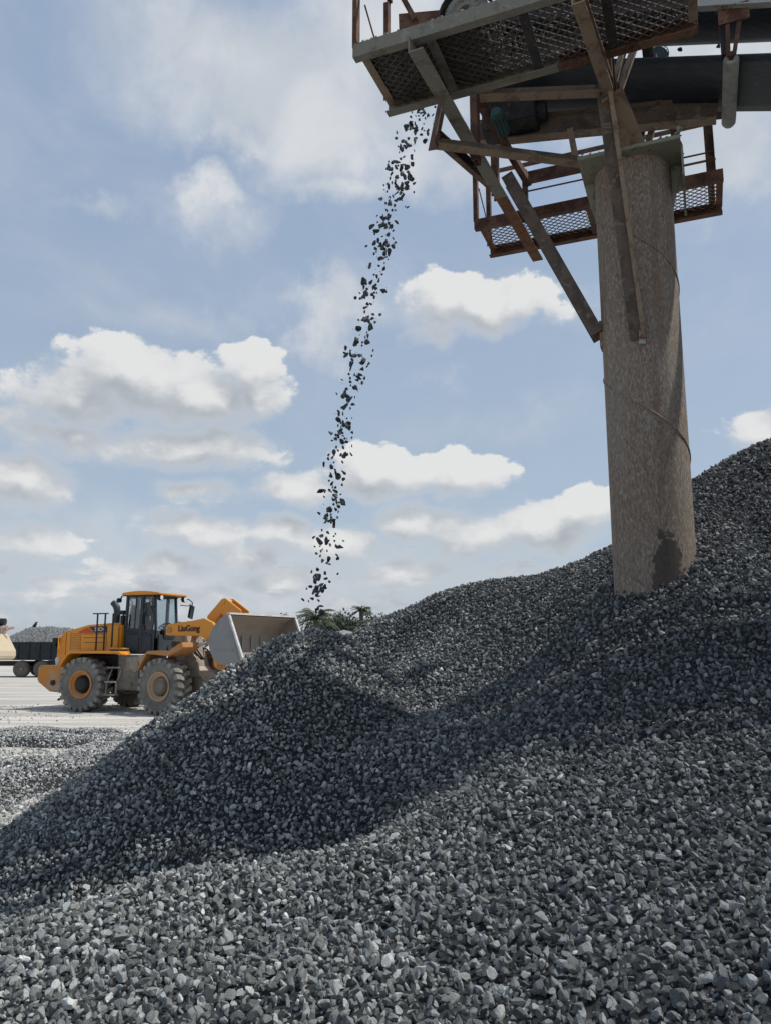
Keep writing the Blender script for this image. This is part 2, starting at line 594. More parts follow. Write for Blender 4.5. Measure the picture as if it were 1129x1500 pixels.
for a in [
    # far right skyline
    (1129, 648, 8.4), (1060, 684, 8.4), (1013, 708, 8.5), (1300, 552, 8.4),
    # ridge behind, left of the pipe
    (905, 800, 8.9), (830, 834, 9.3), (700, 862, 9.8), (655, 878, 9.95), (612, 892, 10.2), (560, 910, 10.6), (534, 921, 10.9), (512, 934, 11.1), (480, 958, 11.6), (600, 945, 9.8), (555, 965, 9.8),
    # round the pipe
    (908, 904, 6.6), (1016, 786, 7.05), (888, 866, 7.2),
    # slopes
    (700, 950, 8.3), (800, 950, 7.4), (900, 960, 6.3), (1000, 950, 6.0), (1129, 930, 5.8), (1129, 800, 7.0),
    (572, 1004, 8.5), (656, 1046, 7.1), (800, 1080, 5.5), (950, 1100, 4.9), (1129, 1090, 4.6), (1300, 1000, 4.7),
    (520, 1120, 6.4), (640, 1190, 4.9), (800, 1200, 4.35), (1000, 1250, 3.75), (1129, 1300, 3.4), (1300, 1300, 3.4),
    (430, 1262, 4.75), (200, 1296, 4.35), (0, 1412, 3.65), (-200, 1500, 3.2), (500, 1330, 3.9), (250, 1400, 3.5),
    (0, 1500, 3.1), (300, 1500, 2.95), (564, 1500, 2.85), (850, 1500, 2.8), (1129, 1500, 2.6), (1300, 1500, 2.5),
]:
    cp(*a)
CTRL += [(0, 1.4, .55), (-1.5, 1.4, .42), (1.5, 1.4, .8), (-3, 2.2, .25), (3, 1.2, 1.25), (5, 3, 2.9), (7, 5, 4.6),
         (6.2, 8.2, 5.2), (8, 8, 5.8), (8, 11, 4.6), (5, 11.5, 2.6), (2, 12.3, .9), (0, 13.2, -.1), (-2, 13, -.2),
         (-1.9, 5.0, .26), (-1.0, 5.35, .34), (-.3, 5.7, .46), (-1, 8.2, .5), (-2.2, 7, .05), (-3.2, 9, -.1), (-2.4, 5.6, .10), (-3.6, 4.6, .12), (-3.2, 5.8, .06), (-5, 7, -.1), (-1.4, 5.3, .30),
         (-6, 10, -.1), (-6, 14, -.1), (-8, 6, -.1), (-8, 2, 0)]
CA = np.array(CTRL)


def tps(d):
    d = np.maximum(d, 1e-9)
    return d * d * np.log(d)


_n = len(CA)
_K = tps(np.hypot(CA[:, None, 0] - CA[None, :, 0], CA[:, None, 1] - CA[None, :, 1])) + np.eye(_n) * 0.02
_P = np.c_[np.ones(_n), CA[:, :2]]
_A = np.block([[_K, _P], [_P.T, np.zeros((3, 3))]])
_W = np.linalg.solve(_A, np.r_[CA[:, 2], np.zeros(3)])

CONE = (-0.74, 8.25, 2.03)


def vnoise(x, y, s, seed):
    """smooth value noise in numpy"""
    x = x * s + seed * 17.3
    y = y * s + seed * 9.1
    xi, yi = np.floor(x).astype(np.int64), np.floor(y).astype(np.int64)
    fx, fy = x - xi, y - yi
    fx = fx * fx * (3 - 2 * fx)
    fy = fy * fy * (3 - 2 * fy)

    def h(a, b):
        q = np.sin(a * 127.1 + b * 311.7 + seed * 74.7) * 43758.5453
        return q - np.floor(q)
    return (h(xi, yi) * (1 - fx) + h(xi + 1, yi) * fx) * (1 - fy) + (h(xi, yi + 1) * (1 - fx) + h(xi + 1, yi + 1) * fx) * fy


def height(x, y):
    x = np.asarray(x, float)
    y = np.asarray(y, float)
    z = np.full(x.shape, _W[_n]) + _W[_n + 1] * x + _W[_n + 2] * y
    for i in range(_n):
        z += _W[i] * tps(np.hypot(x - CA[i, 0], y - CA[i, 1]))
    far = np.clip((y - 12.6) / 2.5, 0, 1)
    z = z * (1 - far) - .1 * far
    lf = np.clip((-4.6 - x) / 2.5, 0, 1)
    z = z * (1 - lf) - .1 * lf
    z = np.maximum(z, -0.1)
    # the fresh cone under the falling stream
    r = np.hypot(x - CONE[0], y - CONE[1])
    r = r * (1 + 0.05 * np.sin(3 * np.arctan2(y - CONE[1], x - CONE[0]) + 1.0))
    kk = 0.12
    f = 0.77 * kk * np.log1p(np.exp(np.clip((r - 0.30) / kk, -50, 50)))
    f = np.where(r > 2.6, f - 0.07 * np.maximum(r - 2.6, 0) ** 1.5, f)
    zc = CONE[2] - f
    zc = np.where(r > 4.6, -1, zc)
    k2 = 0.10
    h = np.clip(0.5 + 0.5 * (zc - z) / k2, 0, 1)
    z = z * (1 - h) + zc * h + k2 * h * (1 - h)
    # low windrows on the flat ground to the left
    for (ax, ay, bx, by, hh, ww) in ((-5.4, 9.6, -4.0, 14.5, .30, .75), (-8.5, 16.2, -4.6, 15.6, .16, .6), (-7.6, 11.6, -5.8, 13.2, .10, .8), (-8.2, 17.8, -6.2, 17.4, .10, .6)):
        t = np.clip(((x - ax) * (bx - ax) + (y - ay) * (by - ay)) / ((bx - ax) ** 2 + (by - ay) ** 2), 0, 1)
        d = np.hypot(x - ax - t * (bx - ax), y - ay - t * (by - ay)) + (vnoise(x, y, 1.1, 5) - .5) * .7
        z = np.maximum(z, -.1 + (hh + .1) * np.exp(-(d / ww) ** 2))
    z = z + (vnoise(x, y, 2.2, 1) - .5) * .06 + (vnoise(x, y, 5.1, 2) - .5) * .03
    return z


def grid_mesh(name, x0, x1, y0, y1, st, m):
    xs = np.arange(x0, x1 + 1e-6, st)
    ys = np.arange(y0, y1 + 1e-6, st)
    gx, gy = np.meshgrid(xs, ys)
    gz = height(gx, gy)
    edge = (gx < x0 + .5 * st) | (gx > x1 - .5 * st) | (gy < y0 + .5 * st) | (gy > y1 - .5 * st)
    gz = np.where(edge, -.3, gz)
    co = np.c_[gx.ravel(), gy.ravel(), gz.ravel()]
    nx, ny = len(xs), len(ys)
    i = (np.arange(ny - 1)[:, None] * nx + np.arange(nx - 1)[None, :]).ravel()
    q = np.c_[i, i + 1, i + nx + 1, i + nx]
    me = bpy.data.meshes.new(name)
    me.from_pydata(co.tolist(), [], q.tolist())
    me.polygons.foreach_set('use_smooth', [True] * len(me.polygons))
    me.materials.append(m)
    o = bpy.data.objects.new(name, me)
    COL.objects.link(o)
    return o


pile = tag(grid_mesh('gravel_hill', -9.5, 10.0, 0.4, 18.0, 0.06, M['pile']), kind='structure')

# the quarry floor reaching the horizon
g = MB()
g.add([(-4000, -4000, 0), (4000, -4000, 0), (4000, 4000, 0), (-4000, 4000, 0)], [(0, 1, 2, 3)])
tag(g.build('ground', M['ground']), kind='structure')


# ------------------------------------------------------------------ stones
def stone_mesh(seed, n_cut=15, lvl=3):
    """an angular crushed stone: a ball cut flat by random planes"""
    r = random.Random(seed)
    bm = bmesh.new()
    bmesh.ops.create_icosphere(bm, subdivisions=lvl, radius=1.0)
    planes = []
    for _ in range(n_cut):
        d = Vector((r.gauss(0, 1), r.gauss(0, 1), r.gauss(0, 1))).normalized()
        planes.append((d, r.uniform(0.34, 0.66)))
    for v in bm.verts:
        for d, c in planes:
            e = v.co.dot(d) - c
            if e > 0:
                v.co -= d * e
        v.co += v.co.normalized() * (mnoise.noise(v.co * 2.3 + Vector((seed * 3.1, 0, 0))) * 0.035)
    sc = Vector((1.0, r.uniform(0.58, 0.92), r.uniform(0.40, 0.72)))
    for v in bm.verts:
        v.co = Vector((v.co.x * sc.x, v.co.y * sc.y, v.co.z * sc.z))
    ext = max(v.co.length for v in bm.verts)
    for v in bm.verts:
        v.co *= 0.5 / ext
    vs = [tuple(v.co) for v in bm.verts]
    fs = [tuple(v.index for v in f.verts) for f in bm.faces]
    bm.free()
    return vs, fs


N_VAR = 18
PROTO = [stone_mesh(100 + i) for i in range(N_VAR)]
PROTO_LOW = [stone_mesh(100 + i, 15, 2) for i in range(N_VAR)]


def scatter_tree():
    nt = bpy.data.node_groups.new('stone_scatter', 'GeometryNodeTree')
    nt.interface.new_socket('Geometry', in_out='INPUT', socket_type='NodeSocketGeometry')
    nt.interface.new_socket('Geometry', in_out='OUTPUT', socket_type='NodeSocketGeometry')
    N, L = nt.nodes.new, nt.links.new
    gi, go = N('NodeGroupInput'), N('NodeGroupOutput')

    def attr(name, typ):
        a = N('GeometryNodeInputNamedAttribute')
        a.data_type = typ
        a.inputs['Name'].default_value = name
        return a.outputs['Attribute']
    sep = N('GeometryNodeSeparateGeometry')
    sep.domain = 'POINT'
    L(gi.outputs[0], sep.inputs['Geometry'])
    L(attr('is_proto', 'BOOLEAN'), sep.inputs['Selection'])
    spl = N('GeometryNodeSplitToInstances')
    spl.domain = 'POINT'
    L(sep.outputs['Selection'], spl.inputs['Geometry'])
    L(attr('variant', 'INT'), spl.inputs['Group ID'])
    iop = N('GeometryNodeInstanceOnPoints')
    L(sep.outputs['Inverted'], iop.inputs['Points'])
    L(spl.outputs['Instances'], iop.inputs['Instance'])
    iop.inputs['Pick Instance'].default_value = True
    L(attr('variant', 'INT'), iop.inputs['Instance Index'])
    e2r = N('FunctionNodeEulerToRotation')
    L(attr('rot', 'FLOAT_VECTOR'), e2r.inputs[0])
    L(e2r.outputs[0], iop.inputs['Rotation'])
    L(attr('size', 'FLOAT_VECTOR'), iop.inputs['Scale'])
    L(iop.outputs[0], go.inputs[0])
    return nt


SC_TREE = scatter_tree()


def scatter(name, pts, size, rot, m):
    """one object of many stones: prototypes and points share a mesh, geometry nodes do the rest"""
    vs, fs, var = [], [], []
    for i, (pv, pf) in enumerate(PROTO):
        o = len(vs)
        vs += pv
        fs += [tuple(a + o for a in f) for f in pf]
        var += [i] * len(pv)
    n0 = len(vs)
    n = len(pts)
    allv = np.r_[np.array(vs), pts]
    me = bpy.data.meshes.new(name)
    me.from_pydata(allv.tolist(), [], fs)
    me.polygons.foreach_set('use_smooth', [False] * len(me.polygons))
    a = me.attributes.new('is_proto', 'BOOLEAN', 'POINT')
    a.data.foreach_set('value', np.r_[np.ones(n0, bool), np.zeros(n, bool)])
    a = me.attributes.new('variant', 'INT', 'POINT')
    a.data.foreach_set('value', np.r_[np.array(var), rng.integers(0, N_VAR, n)].astype(np.int32))
    a = me.attributes.new('rot', 'FLOAT_VECTOR', 'POINT')
    a.data.foreach_set('vector', np.r_[np.zeros((n0, 3)), rot].astype(np.float32).ravel())
    a = me.attributes.new('size', 'FLOAT_VECTOR', 'POINT')
    a.data.foreach_set('vector', np.r_[np.ones((n0, 3)), size].astype(np.float32).ravel())
    me.materials.append(m)
    o = bpy.data.objects.new(name, me)
    COL.objects.link(o)
    md = o.modifiers.new('scatter', 'NODES')
    md.node_group = SC_TREE
    return tag(o, kind='stuff')


def stone_sizes(n, mean, sig=0.22, lo=0.5, hi=1.6):
    s = mean * np.clip(np.exp(rng.normal(0, sig, n)), lo, hi)
    return np.c_[s, s * rng.uniform(.8, 1.15, n), s * rng.uniform(.8, 1.15, n)]


def hill_points(spacing, lift, sizes_mean):
    xs = np.arange(-7, 9, spacing)
    ys = np.arange(1.0, 13.5, spacing)
    gx, gy = np.meshgrid(xs, ys)
    x = (gx + rng.uniform(-.5, .5, gx.shape) * spacing).ravel()
    y = (gy + rng.uniform(-.5, .5, gy.shape) * spacing).ravel()
    keep = np.abs(x) < 0.58 * y + 1.7
    keep &= ~((y > 10.5) & (x < -1.8))
    x, y = x[keep], y[keep]
    e = .04
    z = height(x, y)
    zx = (height(x + e, y) - z) / e
    zy = (height(x, y + e) - z) / e
    # drop what lies on the flat floor, and what the viewer's side never sees (backs of ridges)
    nrm = np.c_[-zx, -zy, np.ones_like(zx)]
    nrm /= np.linalg.norm(nrm, axis=1)[:, None]
    k = (z > -0.03)
    view = np.c_[-x, -y, EYE - z]
    view /= np.linalg.norm(view, axis=1)[:, None]
    k &= ((nrm * view).sum(1) > -0.30)
    k &= np.hypot(x - PIPE.x, y - PIPE.y) > .33
    x, y, z, nrm = x[k], y[k], z[k], nrm[k]
    n = len(x)
    off = rng.uniform(lift[0], lift[1], n)
    pts = np.c_[x, y, z] + nrm * off[:, None]
    return pts, n


PIPE = C(0.40, 7.38, 0)
rs = []
ps = []
ss = []
for sp, lift, mean in ((0.030, (-.012, .006), .044), (0.048, (.012, .038), .049)):
    p, n = hill_points(sp, lift, mean)
    ps.append(p)
    ss.append(stone_sizes(n, mean))
    rs.append(rng.uniform(0, 2 * math.pi, (n, 3)))
ps, ss, rs = np.concatenate(ps), np.concatenate(ss), np.concatenate(rs)
big = rng.random(len(ps)) < .005
ss[big] *= 1.35
scatter('crushed_gravel', ps, ss, rs, M['stone'])

# pale loose gravel lying on the quarry floor to the left
xs = rng.uniform(-16, 1.0, 260000)
ys = rng.uniform(6.0, 26.0, 260000)
zz = height(xs, ys)
dens = np.clip((zz + .06) / .16, 0, 1)
flat = vnoise(xs, ys, .55, 3) * .6 + vnoise(xs, ys, 1.7, 4) * .4
fl = np.clip((flat - .40) / .25, 0, 1) * np.clip((19.5 - ys) / 4, .10, 1) * .24
rr = np.hypot(xs - CONE[0], ys - CONE[1])
toe = np.clip((5.0 - rr) / 1.6, 0, 1) * .6
pr = np.maximum(np.maximum(dens, fl), toe)
kp = (rng.random(len(xs)) < pr) & (rr > 3.2) & (zz < .45) & (np.abs(xs) < .58 * ys + 1) & ~((xs > -.6) & (ys > 9))
kp &= ~((xs > -3.0) & (ys < 7.2))
xs, ys, zz = xs[kp], ys[kp], np.maximum(zz[kp], 0)
sz = stone_sizes(len(xs), .048, .35)
scatter('loose_gravel', np.c_[xs, ys, zz + sz[:, 0] * .18], sz, rng.uniform(0, 6.28, (len(xs), 3)), M['stone_light'])

# ------------------------------------------------------------------ support pipe of the conveyor
PB = Vector((PIPE.x, PIPE.y, 0))
CAPW = 4.50
PR = 0.355
col_root = empty('support_column', PB, 'thick rusty brown steel pipe column standing in the gravel slope', 'column')
mb = MB()
prof = [(PR, -.3)]
zt = EYE + CAPW
nseg = 26
mb.lathe([(PR, -.3 + (zt + .3) * i / nseg) for i in range(nseg + 1)], 56, 'Z')
mb.build('pipe', M['column'], col_root)
# spiral weld seam
mb = MB()
pts = []
for i in range(400):
    z = .3 + (zt - .4) * i / 399
    t = -2 * math.pi * z / 1.62 + 0.9
    pts.append((math.cos(t) * (PR + .001), math.sin(t) * (PR + .001), z))
mb.tube(pts, .009, 6)
mb.build('weld_seam', M['column'], col_root)


def in_pipe(mb_, name, m, bev=0.0):
    o = mb_.build(name, m, col_root, bev)
    o.data.transform(Matrix.Translation(-PB))
    return o


# cap plate with skirt gussets
mb = MB()
uc, vc = 0.40, 7.38
hw = .455
mb.prof(C(uc - hw, vc, CAPW + .02), C(uc + hw, vc, CAPW + .02), [(-hw, -.02), (hw, -.02), (hw, .02), (-hw, .02)])
in_pipe(mb, 'cap_plate', M['cap'], .004)
mb = MB()
for s in (1, -1):
    a = C(uc + s * (PR + .002), vc - .012, CAPW)
    b = C(uc + s * hw, vc - .012, CAPW)
    c = C(uc + s * (PR - .005), vc - .012, CAPW - .45)
    t = VV * .024
    mb.add([a, b, c, a + t, b + t, c + t], [(0, 1, 2), (5, 4, 3), (0, 3, 4, 1), (1, 4, 5, 2), (2, 5, 3, 0)])
in_pipe(mb, 'gusset', M['cap'])
mb = MB()
a = C(uc - hw - .008, vc - .30, CAPW + .03)
b = C(uc - hw - .008, vc + hw, CAPW + .03)
mb.prof(a, b, [(-.010, -.30), (.010, -.30), (.010, .0), (-.010, .0)])
in_pipe(mb, 'skirt_plate', M['cap'])
# rubble lying on the plate
mb = MB()
for i in range(150):
    pv, pf = PROTO_LOW[i % N_VAR]
    s = rnd.uniform(.03, .08)
    q = Euler((rnd.uniform(0, 6), rnd.uniform(0, 6), rnd.uniform(0, 6))).to_matrix()
    edge = rnd.random()
    uu, vv = rnd.uniform(-hw, hw), rnd.uniform(-hw, hw)
    if edge < .5:
        uu = rnd.choice((-1, 1)) * (hw - rnd.uniform(0, .06))
    c = C(uc + uu, vc + vv, CAPW + .045 + s * .2 + rnd.uniform(0, .05) * (edge > .5))
    mb.add([q @ (Vector(p) * s) + c for p in pv], pf)
tag(mb.build('rubble', M['concrete_dust']), 'grey dusty rubble lying on the cap plate of the rusty pipe', 'rubble', None, 'stuff')

# knee braces
def knee(p0, p1, prof_, up, m, foot=None):
    mb_ = MB()
    mb_.prof(p0, p1, prof_, up)
    o = in_pipe(mb_, 'knee_brace', m)
    if foot is not None:
        f = MB()
        f.box(*foot)
        fo = f.build('foot_plate', M['brown_dust'], o)
        fo.data.transform(Matrix.Translation(-PB))
    return o


pa = onv(752, 258, 7.36)
pb = onv(884, 488, 7.36)
rot_u = Matrix.Rotation(math.atan2(U.y, U.x), 3, 'Z')
k1 = knee(pa, pb, flip(channel(.12, .20, .016)), VV, M['rust_dark'],
          (pb + U * .005 + Vector((0, 0, -.03)), (.06, .15, .26), rot_u))
NODE = C(.54, 6.5, 4.86)
fb = onv(936, 497, vc - PR - .015)
k2 = knee(NODE + Vector((0, 0, .05)), fb, [(-.022, -.008), (.078, -.008), (.078, .006), (-.022, .006)],
          -VV, M['rust_dark'])
mb = MB()
mb.prof(NODE + Vector((0, 0, .05)), fb, [(-.0225, .05), (-.060, .045), (-.060, -.022), (-.055, -.03), (-.0225, -.008)], -VV)
f_ = mb.build('brace_flange', M['brown_dust'], k2)
f_.data.transform(Matrix.Translation(-PB))
mb = MB()
mb.box(fb + Vector((0.02, -.01, .07)), (.05, .03, .24))
f_ = mb.build('foot_plate', M['grey_paint'], k2)
f_.data.transform(Matrix.Translation(-PB))
mb = MB()
mb.prof(NODE + Vector((.05, .03, 0)), C(.34, 7.10, CAPW + .06), ibeam(.20, .16, .016), (U * .4 + Vector((0, 0, 1))))
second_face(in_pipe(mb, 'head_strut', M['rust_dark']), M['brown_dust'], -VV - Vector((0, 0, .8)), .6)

# ------------------------------------------------------------------ walkways
CB = C(0, 0, 0)


def mesh_floor(u0, u1, v0, v1, w, pu=.090, pv=.078, th=.010, wd=.0085):
    """expanded metal: strands running both diagonals"""
    mb_ = MB()
    sl = pv / pu
    for sg in (1, -1):
        k0 = int((v0 - sl * max(abs(u0), abs(u1)) * 2) / pv) - 2
        k1 = int((v1 + sl * max(abs(u0), abs(u1)) * 2) / pv) + 2
        for q in range(k0, k1):
            # v = q*pv + sg*sl*u, clipped to the rectangle
            pts = []
            ua, ub = u0, u1
            va, vb = q * pv + sg * sl * ua, q * pv + sg * sl * ub
            t0, t1 = 0.0, 1.0
            dv = vb - va
            for lim, s in ((v0, 1), (v1, -1)):
                fa, fb2 = s * (va - lim), s * (vb - lim)
                if fa < 0 and fb2 < 0:
                    t0 = 2
                    break
                if fa < 0:
                    t0 = max(t0, fa / (fa - fb2))
                elif fb2 < 0:
                    t1 = min(t1, fa / (fa - fb2))
            if t0 >= t1:
                continue
            p = C(ua + (ub - ua) * t0, va + dv * t0, w)
            r_ = C(ua + (ub - ua) * t1, va + dv * t1, w + .0045 * (sg > 0))
            mb_.bar(p, r_, wd, th + .004)
    return mb_


def post(p, h, m, parent, root, w=.07):
    mb_ = MB()
    mb_.prof(p, p + Vector((0, 0, h)), angle(w, w, .007), U)
    o = mb_.build('guard_post', m, parent)
    return rel(o, root)


def walkway(label, u0, u1, v0, v1, w, m_near, m_far, m_end, beams, posts, mid_rail):
    root_p = C((u0 + u1) / 2, (v0 + v1) / 2, w)
    root = empty('walkway', root_p, label, 'walkway', 'expanded metal walkways beside the conveyor head')
    rel(mesh_floor(u0, u1, v0, v1, w + .012, th=.005 if m_near == M['dusty'] else .003).build('floor_mesh', M['rust'] if m_near != M['dusty'] else M['rust_dark'], root), root_p)
    b = MB()
    b.prof(C(u1 + .03, v0, w), C(u0, v0, w), flip([(a - .03, c) for a, c in channel(.075, .125, .009)]))
    rel(b.build('edge_beam', m_near, root), root_p)
    um = u0 + (u1 - u0) * .42
    for ua, ub, mm in ((u1 + .03, um, m_near), (um - .004, u0, m_far)):
        b = MB()
        b.prof(C(ua, v1, w), C(ub, v1, w), [(a - .03, c) for a, c in channel(.085, .125, .009)])
        rel(b.build('edge_beam', mm, root), root_p)
    for uu in (u0, u1):
        b = MB()
        b.prof(C(uu, v0 + .045, w - .002), C(uu, v1 - .055, w - .002), angle(.07, .10, .009) if uu == u1 else flip(angle(.07, .10, .009)))
        rel(b.build('end_beam', m_end, root), root_p)
    for uu, mm in beams:
        b = MB()
        b.prof(C(uu, v0 + .045, w - .045), C(uu, v1 - .055, w - .045), [(-.04, -.004), (.04, -.004), (.04, .006), (.005, .006), (.005, .05), (-.005, .05), (-.005, .006), (-.04, .006)])
        rel(b.build('cross_member', mm, root), root_p)
    for uu, vv, h in posts:
        post(C(uu, vv, w + .06), h, M['rust'], root, root_p)
    for (pa_, pb_, s) in mid_rail:
        b = MB()
        b.bar(pa_, pb_, s[0], s[1])
        rel(b.build('guard_rail', M['rust'], root), root_p)
    return root, root_p


W0 = 5.0
# near one
NU1 = 2.46
nr, nrp = walkway('near dust-caked expanded metal walkway with spilled gravel on its outer end', -.24, NU1, 5.44, 6.21, W0,
                  M['dusty'], M['rust'], M['brown_dust'],
                  [(1.82, M['dusty']), (1.05, M['dark_steel']), (.42, M['dark_steel'])],
                  [(NU1 - .02, 5.45, 1.05), (NU1 - .02, 6.16, 1.05), (1.0, 5.45, 1.05), (-.2, 5.45, 1.05)],
                  [(C(NU1, 5.46, W0 + 1.1), C(-.24, 5.46, W0 + 1.1), (.04, .04)), (C(NU1, 5.46, W0 + .6), C(-.24, 5.46, W0 + .6), (.03, .03)),
                   (C(NU1 - .02, 5.50, W0 + 1.1), C(NU1 - .02, 6.16, W0 + 1.1), (.04, .04)),
                   (C(NU1 - .02, 5.55, W0 + .55), C(NU1 - .02, 6.15, W0 + .12), (.012, .012))])
# far one
FU1 = 2.265
fr_, frp = walkway('far rusty expanded metal walkway hanging beyond the pipe column', -.47, FU1, 8.54, 9.26, W0,
                   M['rust'], M['rust'], M['rust_bright'],
                   [(.95, M['rust']), (1.62, M['rust'])],
                   [(FU1 - .02, 8.56, 1.05), (FU1 - .02, 9.2, 1.05), (-.40, 9.2, 1.05), (-.40, 8.56, 1.05), (1.64, 8.56, .50)],
                   [(C(1.66, 8.54, W0 + .47), C(.2, 8.54, W0 + .47), (.05, .14)), (C(1.66, 8.54, W0 + .30), C(-.4, 8.54, W0 + .30), (.014, .014)),
                    (C(FU1, 9.22, W0 + 1.1), C(-.45, 9.22, W0 + 1.1), (.04, .04)), (C(FU1, 8.56, W0 + 1.1), C(-.45, 8.56, W0 + 1.1), (.04, .04)),
                    (C(FU1 - .02, 8.58, W0 + .50), C(FU1 - .02, 9.18, W0 + .12), (.012, .012)),
                    (C(-.02, 9.22, W0 + .62), C(-.44, 9.22, W0 + .62), (.02, .02))])

# gravel and rock dust spilled on the near walkway
mb = MB()
for i in range(3400):
    pv, pf = PROTO_LOW[i % N_VAR]
    s = rnd.uniform(.025, .06)
    q = Euler((rnd.uniform(0, 6), rnd.uniform(0, 6), rnd.uniform(0, 6))).to_matrix()
    uu = rnd.uniform(1.16, NU1 - .03) if rnd.random() < .93 else rnd.uniform(-.2, 1.2)
    vv = rnd.uniform(5.47, 6.17)
    fade = min(1, max(0, (uu - 1.16) / .5))
    if uu > 1.16 and rnd.random() > fade + .12:
        continue
    c = C(uu, vv, W0 + .022 + s * .3 + rnd.random() * .07 * fade)
    mb.add([q @ (Vector(p) * s) + c for p in pv], pf)
nu, nv = 40, 20
vs, fs = [], []
for j in range(nv + 1):
    for i in range(nu + 1):
        uu, vv = 1.42 + (NU1 - .04 - 1.42) * i / nu, 5.47 + .70 * j / nv
        uu += .14 * mnoise.noise(Vector((vv * 5, 1.7, 0))) * (1 - i / nu)
        vs.append(C(uu, vv, W0 + .026 + .02 * abs(mnoise.noise(Vector((uu * 17, vv * 17, 0))))))
for j in range(nv):
    for i in range(nu):
        a = j * (nu + 1) + i
        fs.append((a, a + 1, a + nu + 2, a + nu + 1))
mb.add(vs, fs)
tag(mb.build('spilled_gravel', M['stone_fall']), 'dark gravel and dust heaped on the mesh of the near walkway', 'gravel', None, 'stuff')
mb = MB()
for i in range(260):
    pv, pf = PROTO_LOW[i % N_VAR]
    s = rnd.uniform(.012, .05)
    q = Euler((rnd.uniform(0, 6), rnd.uniform(0, 6), rnd.uniform(0, 6))).to_matrix()
    uu = rnd.choice((rnd.uniform(1.1, NU1), rnd.uniform(1.2, 1.8), NU1 - rnd.random() ** 2 * .5))
    c = C(uu, 5.44 + rnd.uniform(-.01, .04), W0 + .07 + s * .2)
    mb.add([q @ (Vector(p) * s) + c for p in pv], pf)
tag(mb.build('rock_dust', M['concrete_dust']), 'pale rock dust crumbs caked along the outer edge beam of the near walkway', 'rock dust', None, 'stuff')

# ------------------------------------------------------------------ the belt conveyor itself
croot_p = C(0, 7.3, W0 - .2)
croot = empty('belt_conveyor', croot_p, 'dark rubber belt conveyor with its steel head frame resting on the pipe column', 'conveyor')


def cpart(mb_, name, m, bev=0.0, parent=None):
    o = mb_.build(name, m, parent or croot, bev)
    return rel(o, croot_p)


SL = .268
VC = 7.28
BW = .40
DR = .27
DU = 1.86


def wr(u):
    return 5.29 + SL * u


UEND = -9.0
inc = math.atan(SL)
# belt: return run, round the head drum, troughed carrying run
mb = MB()
th = .012
dn = Vector((U.x * -math.sin(inc), U.y * -math.sin(inc), math.cos(inc)))
dc = C(DU, VC, wr(DU)) + dn * DR
sec = []
for i in range(40):
    u = UEND + (DU - UEND) * i / 39
    sec.append((C(u, VC, wr(u)), dn, 0.0))
al = U * math.cos(inc) + Vector((0, 0, math.sin(inc)))
for i in range(1, 20):
    t = -math.pi / 2 + math.pi * i / 20
    d = al * math.cos(t) + dn * math.sin(t)
    sec.append((dc + d * DR, -d, 0.0))
for i in range(40):
    f = i / 39
    u = DU - (DU - UEND) * f
    tro = min(1.0, max(0.0, (DU - u - .1) / 1.2))
    sec.append((C(u, VC, wr(u)) + dn * (2 * DR + .0), -dn, tro))
vs, fs = [], []
NB = 9
for c, nn, tro in sec:
    for j in range(NB):
        a = -1 + 2 * j / (NB - 1)
        side = a * BW
        lift = max(0, abs(a) - .36) * BW * .62 * tro
        shr = 1 - .12 * tro
        for lay in (0, 1):
            vs.append(c + VV * side * shr - nn * (lift if tro else 0) + nn * th * lay)
for i in range(len(sec) - 1):
    for j in range(NB - 1):
        a, b = (i * NB + j) * 2, (i * NB + j + 1) * 2
        c_, d_ = ((i + 1) * NB + j) * 2, ((i + 1) * NB + j + 1) * 2
        fs += [(a, b, d_, c_), (a + 1, c_ + 1, d_ + 1, b + 1)]
    for j in (0, NB - 1):
        a, c_ = (i * NB + j) * 2, ((i + 1) * NB + j) * 2
        fs.append((a, c_, c_ + 1, a + 1))
mb.add(vs, fs, True)
belt = cpart(mb, 'belt', M['belt'])
# stones riding on the belt
mb = MB()
for i in range(500):
    pv, pf = PROTO_LOW[i % N_VAR]
    s = rnd.uniform(.035, .07)
    u = rnd.uniform(-3, DU)
    q = Euler((rnd.uniform(0, 6), rnd.uniform(0, 6), rnd.uniform(0, 6))).to_matrix()
    c = C(u, VC + rnd.gauss(0, .11), wr(u)) + dn * (2 * DR + .03 + rnd.uniform(0, .06))
    mb.add([q @ (Vector(p) * s) + c for p in pv], pf)
tag(mb.build('belt_load', M['stone_fall']), 'layer of dark crushed stone riding on top of the conveyor belt', 'gravel', None, 'stuff')

# head drum
mb = MB()
p0, p1 = dc - VV * (BW + .04), dc + VV * (BW + .04)
mb.tube([p0, p1], DR - .004, 36)
drum = cpart(mb, 'head_drum', M['dark_steel'])
mb = MB()
mb.tube([dc - VV * (BW + .42), dc + VV * (BW + .3)], .045, 14)
cpart(mb, 'drum_shaft', M['dark_steel'], parent=drum)
